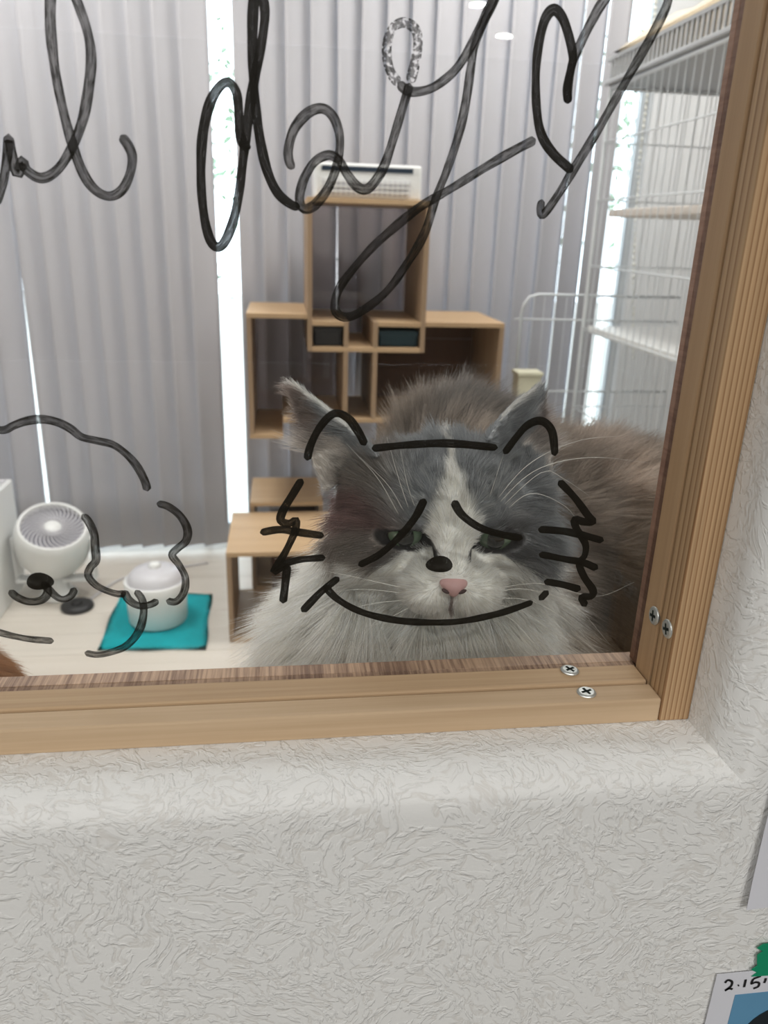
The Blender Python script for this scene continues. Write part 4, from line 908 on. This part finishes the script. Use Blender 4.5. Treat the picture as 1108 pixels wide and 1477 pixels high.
def flow_len(p, n, R):
    q = tol(p); u, v, w = q.T; au = np.abs(u); one = np.ones(len(p))
    fh = q-np.array([0, -0.010, 0.088]); fh = nrmz(fh)
    ck = sstep(0.028, 0.044, au)*sstep(0.030, -0.008, v)
    fc = np.stack([np.sign(u)*0.9, -0.55*one, -0.35*one], 1); fh = nrmz(fh*(1-ck[:, None])+fc*ck[:, None])
    fhw = fh @ HB
    lh = np.interp(w, [-0.05, 0.0, 0.03, 0.045, 0.06, 0.075], [0.016, 0.013, 0.0095, 0.007, 0.0048, 0.003]) + ck*0.012
    ed = np.sqrt(((au-EYE_U)/0.0150)**2+((v-EYE_V+0.003)/0.0085)**2); lh = lh*np.where(w > 0.015, np.clip(ed-0.55, 0.28, 1), 1)
    liph = 0.30*one
    fe = np.zeros_like(p); le = 0.0042*one
    best = np.full(len(p), 9.0)
    for e in EARS:
        a, b, nn = ear_coords(p, e); dd = np.abs(sd_ear(p, e)); sel = dd < best; best = np.where(sel, dd, best)
        n0 = e['cup']*a*a; inside = (nn-n0 > -0.003) & (n @ e['n'] > 0.2)
        f = e['b']*0.8 + np.where(inside, 0.5, 0.0)[:, None]*e['a']; fe = np.where(sel[:, None], f, fe); le = np.where(sel & inside, 0.0070+0.018*sstep(0.45, 0.05, b/e['L']), le)
    fcx = np.stack([0.7*(p[:, 0]-0.092)/0.06, -0.35*one, -1.0*one], 1); lc = 0.030+0.010*sstep(0.89, 0.84, p[:, 2])
    fb = np.stack([0.75*one, 0.25*one, -0.35*one], 1); lb = 0.034*one
    wh, we, wc, wb = R.T
    f = wh[:, None]*fhw + we[:, None]*nrmz(fe) + wc[:, None]*nrmz(fcx) + wb[:, None]*nrmz(fb)
    L = wh*lh + we*le + wc*lc + wb*lb; lift = wh*0.30 + we*0.22 + wc*0.38 + wb*0.50
    return nrmz(f), L, lift
def grow_fur(name, V, Q, dens_fn, reg_fn, col_fn, flow_fn, parent, base, mat, seed=3, ymin=0.0135, zmin=None, skip=None, rad=0.00013):
    r = np.random.default_rng(seed); N = vnormals(V, Q)
    T = np.concatenate([Q[:, [0, 1, 2]], Q[:, [0, 2, 3]]]); A = V[T[:, 0]]; B = V[T[:, 1]]; C = V[T[:, 2]]
    area = np.linalg.norm(np.cross(B-A, C-A), axis=1)/2; cen = (A+B+C)/3; ex = area*dens_fn(cen)*1e6
    cnt = r.poisson(ex); ti = np.repeat(np.arange(len(T)), cnt); a = r.random(len(ti)); b = r.random(len(ti)); fl = a+b > 1; a[fl] = 1-a[fl]; b[fl] = 1-b[fl]; c = 1-a-b
    p = A[ti]*c[:, None]+B[ti]*a[:, None]+C[ti]*b[:, None]; n = nrmz(N[T[ti, 0]]*c[:, None]+N[T[ti, 1]]*a[:, None]+N[T[ti, 2]]*b[:, None])
    if skip is not None: k = ~skip(p, n); p, n = p[k], n[k]
    R = reg_fn(p); f, L, lift = flow_fn(p, n, R); cl = col_fn(p, R)
    n1, n2 = Noise(110, 10, seed+11), Noise(420, 12, seed+12)
    f = f - n*(f*n).sum(1)[:, None]; f = nrmz(f)
    d = f*(1-lift)[:, None]+n*lift[:, None] + 0.16*n1.vec(p)+0.13*n2.vec(p)+0.10*r.normal(size=p.shape)
    sub = (d*n).sum(1); d += n*np.clip(0.10-sub, 0, 1)[:, None]; d = nrmz(d)
    L = L*r.uniform(0.65, 1.15, len(p))*(1+0.15*n1(p)); bend = f*0.55 + np.array([0, 0, -0.25]) + 0.20*n2.vec(p)
    K = 6; t = np.linspace(0, 1, K)
    pts = p[:, None]+ (L[:, None]*t)[..., None]*d[:, None] + (L[:, None]*0.45*t**2)[..., None]*bend[:, None]
    pts[..., 1] = np.maximum(pts[..., 1], ymin)
    if zmin is not None: pts[..., 2] = np.maximum(pts[..., 2], zmin)
    cl = cl*np.clip(1+0.16*r.normal(size=(len(p), 1)), 0.55, 1.5)
    hc = bpy.data.hair_curves.new(name); hc.add_curves([K]*len(p))
    hc.attributes['position'].data.foreach_set('vector', (pts-base).astype(np.float32).ravel())
    ra = hc.attributes.get('radius') or hc.attributes.new('radius', 'FLOAT', 'POINT')
    rr = (rad*(1-0.85*t**1.5))[None].repeat(len(p), 0)*(0.75+0.5*np.clip(L/0.03, 0, 1))[:, None]; ra.data.foreach_set('value', rr.astype(np.float32).ravel())
    ca_ = hc.attributes.new('fur_color', 'FLOAT_COLOR', 'CURVE'); ca_.data.foreach_set('color', np.concatenate([np.clip(cl, 0, 0.97), np.ones((len(p), 1))], 1).astype(np.float32).ravel())
    hc.materials.append(mat); o = bpy.data.objects.new(name, hc); col.objects.link(o); o.parent = parent
    return o, len(p)
M_FUR = attr_mat('cat_fur', 'fur_color', 0.55, 0.58)
M_SKIN = attr_mat('cat_coat', 'fur_color', 0.8)
cat_base = np.array([0.16, 0.22, PERCH_Z]); cat = empty('cat', tuple(cat_base)); tag(cat, 'long haired grey and white cat with half closed green eyes behind the glass', 'cat')
body = mesh_np('body', CV, CQ, M_SKIN, cat, cat_base)
cvec = cat_color(CV, regions(CV)); rimmask = np.zeros(len(CV))
qv = tol(CV)
for s in (-1, 1):
    dd = np.linalg.norm((qv-np.array([s*EYE_U, EYE_V, EYE_W]))/1.0, axis=1); ee = np.sqrt(((qv[:, 0]-s*EYE_U*1.01)/0.0138)**2+((qv[:, 1]-EYE_V+0.004)/0.0057)**2); rimmask = np.maximum(rimmask, sstep(1.5, 1.15, ee)*(qv[:, 2] > 0.025))
cvec = mixc(cvec*1.0, np.tile(np.array([0.012, 0.010, 0.010]), (len(CV), 1)), rimmask)
ca_ = body.data.attributes.new('fur_color', 'FLOAT_COLOR', 'POINT'); ca_.data.foreach_set('color', np.concatenate([cvec, np.ones((len(CV), 1))], 1).astype(np.float32).ravel())
def dens(p):
    R = regions(p); d = R @ np.array([2.6, 1.7, 1.9, 0.85]); return d*np.where(p[:, 2] < PERCH_Z+0.02, 0.1, 1)*np.where((p[:, 1] > 0.36) & (p[:, 2] < 0.86), 0.5, 1)
def skip(p, n):
    q = tol(p); s = np.zeros(len(p), bool)
    for k in (-1, 1):
        ee = np.sqrt(((q[:, 0]-k*EYE_U*1.01)/0.0138)**2+((q[:, 1]-EYE_V+0.004)/0.0057)**2); s |= (ee < 1.3) & (q[:, 2] > 0.020)
    s |= ((q[:, 0]/0.0075)**2+((q[:, 1]+0.0165)/0.0055)**2 < 1) & (q[:, 2] > 0.066)
    return s
fur, nf = grow_fur('fur', CV, CQ, dens, regions, cat_color, flow_len, cat, cat_base, M_FUR, skip=skip, zmin=PERCH_Z+0.001)
# eyes
def eye_mat():
    m, nt, b = new_mat('green_cat_eye'); N, L = nt.nodes, nt.links
    tc = N.new('ShaderNodeTexCoord'); sp = N.new('ShaderNodeSeparateXYZ'); L.new(tc.outputs['Object'], sp.inputs[0])
    def mm(op, a, bb):
        x = N.new('ShaderNodeMath'); x.operation = op
        for i, k in enumerate((a, bb)):
            if isinstance(k, (int, float)): x.inputs[i].default_value = k
            else: L.new(k, x.inputs[i])
        return x.outputs[0]
    pu = mm('ADD', mm('POWER', mm('DIVIDE', sp.outputs['X'], 0.0048), 2), mm('POWER', mm('DIVIDE', sp.outputs['Y'], 0.0075), 2))
    ir = mm('ADD', mm('POWER', mm('DIVIDE', sp.outputs['X'], 0.0095), 2), mm('POWER', mm('DIVIDE', sp.outputs['Y'], 0.0095), 2))
    c1 = N.new('ShaderNodeMapRange'); c1.inputs['From Min'].default_value = 0.85; c1.inputs['From Max'].default_value = 1.15; L.new(pu, c1.inputs['Value'])
    c2 = N.new('ShaderNodeMapRange'); c2.inputs['From Min'].default_value = 0.9; c2.inputs['From Max'].default_value = 1.05; L.new(ir, c2.inputs['Value'])
    mx = N.new('ShaderNodeMix'); mx.data_type = 'RGBA'; mx.inputs['A'].default_value = (0.006, 0.007, 0.006, 1); mx.inputs['B'].default_value = srgb(92, 110, 88); L.new(c1.outputs[0], mx.inputs['Factor'])
    m2 = N.new('ShaderNodeMix'); m2.data_type = 'RGBA'; m2.inputs['B'].default_value = srgb(60, 56, 52); L.new(mx.outputs['Result'], m2.inputs['A']); L.new(c2.outputs[0], m2.inputs['Factor'])
    L.new(m2.outputs['Result'], b.inputs['Base Color']); b.inputs['Roughness'].default_value = 0.08; b.inputs['Coat Weight'].default_value = 0.6
    return m
M_EYE = eye_mat()
M_PINK = plain('pink_nose', srgb(204, 160, 156), 0.5, noise=0.08, scale=300); M_NOSTRIL = plain('nostril', srgb(70, 46, 44), 0.7)
hm4 = Matrix(((HR[0], HU[0], HF[0], 0), (HR[1], HU[1], HF[1], 0), (HR[2], HU[2], HF[2], 0), (0, 0, 0, 1)))
for s in (-1, 1):
    bm = bmesh.new(); bmesh.ops.create_uvsphere(bm, u_segments=32, v_segments=20, radius=0.0124)
    for vtx in bm.verts: vtx.co = (Matrix.Rotation(0.30, 3, 'X') @ vtx.co)
    o = from_bm('eye', bm, M_EYE, cat, True)
    o.matrix_local = Matrix.Translation(Vector(tow((s*EYE_U, EYE_V, EYE_W))-cat_base)) @ hm4 @ Matrix.Rotation(0.22, 4, 'X')
# nose leather with nostrils
bm = bmesh.new(); bmesh.ops.create_uvsphere(bm, u_segments=28, v_segments=18, radius=1.0)
for vtx in bm.verts:
    x, y, z = vtx.co; tp = 0.42+0.58*sstep(-1.0, 0.55, np.array(y)); vtx.co = (x*0.0080*float(tp), y*0.0056, z*0.0052 - 0.0012*x*x)
no = from_bm('nose', bm, M_PINK, cat, True); no.matrix_local = Matrix.Translation(Vector(tow((0, -0.0175, 0.0722))-cat_base)) @ hm4
for s in (-1, 1):
    bm = bmesh.new(); bmesh.ops.create_uvsphere(bm, u_segments=14, v_segments=10, radius=1.0)
    for vtx in bm.verts: vtx.co = Matrix.Rotation(s*0.5, 3, 'Z') @ Vector((vtx.co.x*0.0023, vtx.co.y*0.0010, vtx.co.z*0.0012))
    ns = from_bm('nostril', bm, M_NOSTRIL, no, True); ns.location = (s*0.0044, -0.0010, 0.0038)
# whiskers
M_WHISK = plain('white_whisker', srgb(238, 234, 226), 0.35)
def whisker(pts3, r0=0.00017):
    c = catmull(pts3, 0.004); k = len(c); bm = bmesh.new(); add_tube(bm, [Vector(x-cat_base) for x in c], list(r0*(1-0.9*np.linspace(0, 1, k))+0.00003), 5)
    from_bm('whisker', bm, M_WHISK, cat, True)
W = [[(575, 742, .070), (545, 690, .055), (500, 640, .050)], [(590, 735, .070), (575, 690, .06), (565, 655, .055), (558, 630, .05)], [(583, 738, .07), (560, 700, .058), (520, 660, .05)], [(600, 735, .07), (588, 700, .06), (578, 650, .055)],
     [(700, 735, .07), (715, 690, .06), (728, 650, .055)], [(703, 738, .07), (760, 672, .06), (830, 637, .06), (900, 628, .065)], [(706, 740, .07), (770, 680, .06), (850, 660, .06), (940, 668, .07)], [(712, 742, .07), (780, 682, .06), (812, 690, .06), (850, 715, .06)], [(720, 745, .07), (765, 712, .065), (815, 730, .07), (838, 760, .07)],
     [(600, 858, .048), (520, 850, .055), (440, 860, .06)], [(600, 864, .048), (530, 872, .052), (470, 890, .055)], [(602, 870, .048), (560, 892, .05), (510, 915, .05)], [(606, 876, .048), (590, 900, .05), (560, 925, .05)], [(600, 852, .048), (510, 832, .055), (430, 815, .07)],
     [(705, 856, .045), (760, 850, .05), (830, 875, .06), (880, 930, .06)], [(705, 862, .045), (770, 868, .05), (830, 905, .055), (860, 938, .055)], [(703, 868, .045), (760, 885, .05), (805, 920, .05)], [(705, 850, .045), (780, 842, .055), (860, 860, .065), (915, 840, .08)], [(700, 872, .045), (740, 895, .05), (770, 928, .05)]]
for w_ in W: whisker([P(*q) for q in w_])
# perch under the cat
pe = empty('cat_perch', (0.19, 0.225, 0)); tag(pe, 'beige carpeted cat perch on a post beneath the grey and white cat', 'cat perch')
bm = bmesh.new(); add_box(bm, (-0.175, -0.205, PERCH_Z-0.035), (0.26, 0.195, PERCH_Z), 0.012); from_bm('platform', bm, M_TOWEL, pe)
lathe('post', [(0, 0.03), (0.045, 0.03), (0.045, PERCH_Z-0.036), (0, PERCH_Z-0.036)], M_BOXV, pe, 28)
bm = bmesh.new(); add_box(bm, (-0.18, -0.18, 0), (0.22, 0.18, 0.03), 0.006); from_bm('base', bm, M_TOWEL, pe)
# ------------------------------------------------------------------ second, ginger-brown cat at the lower left corner
P2 = 0.735
GB = [((-0.275, 0.150, 0.775), (0.092, 0.082, 0.060)), ((-0.360, 0.150, 0.780), (0.085, 0.080, 0.062)), ((-0.455, 0.140, 0.800), (0.048, 0.045, 0.042)), ((-0.490, 0.125, 0.795), (0.022, 0.022, 0.018))]
def sd_g(p):
    d = sd_group(p, GB, 0.03)
    for x in (-0.475, -0.435): d = smin(d, sd_cone(p, (x, 0.145, 0.83), (x, 0.148, 0.866), 0.014, 0.003), 0.008)
    d = smin(d, sd_cone(p, (-0.21, 0.19, 0.755), (-0.33, 0.235, 0.755), 0.018, 0.014), 0.015)
    return np.maximum(d, P2+0.002-p[..., 2])
GV, GQ = build_sdf(sd_g, (-0.54, 0.03, 0.73), (-0.14, 0.29, 0.90), 0.004)
g_base = np.array([-0.35, 0.15, P2]); gc = empty('cat', tuple(g_base)); tag(gc, 'brown cat lying below the dog drawing at the lower left corner', 'cat')
GCOL = np.array(srgb(176, 128, 92)[:3])
gb = mesh_np('body', GV, GQ, M_SKIN, gc, g_base)
gcol = lambda p, R=None: np.tile(GCOL, (len(p), 1))*(1+0.15*nzC(p))[:, None]
a_ = gb.data.attributes.new('fur_color', 'FLOAT_COLOR', 'POINT'); a_.data.foreach_set('color', np.concatenate([gcol(GV)*0.85, np.ones((len(GV), 1))], 1).astype(np.float32).ravel())
grow_fur('fur', GV, GQ, lambda p: 0.6*np.ones(len(p)), lambda p: np.ones((len(p), 1)), gcol, lambda p, n, R: (np.tile(np.array([0.9, 0.1, -0.3]), (len(p), 1)), 0.016*np.ones(len(p)), 0.35*np.ones(len(p))), gc, g_base, M_FUR, seed=8, zmin=P2+0.001)
for x in (-0.468, -0.442):
    bm = bmesh.new(); bmesh.ops.create_uvsphere(bm, u_segments=14, v_segments=10, radius=0.006); e_ = from_bm('eye', bm, M_EYE, gc, True); e_.location = Vector((x, 0.096, 0.808))-Vector(g_base)
ws = empty('wall_shelf', (-0.42, YB, P2)); tag(ws, 'narrow wooden wall shelf under the brown cat below the window', 'shelf')
bm = bmesh.new(); add_box(bm, (-0.26, 0.001, -0.022), (0.30, 0.24, -0.0002), 0.002); from_bm('board', bm, M_BOX, ws)
for x in (-0.2, 0.2): box('bracket', (x, 0.001, -0.15), (x+0.02, 0.02, -0.0225), M_BOXV, ws); box('bracket_arm', (x, 0.0205, -0.04), (x+0.02, 0.20, -0.0225), M_BOXV, ws)
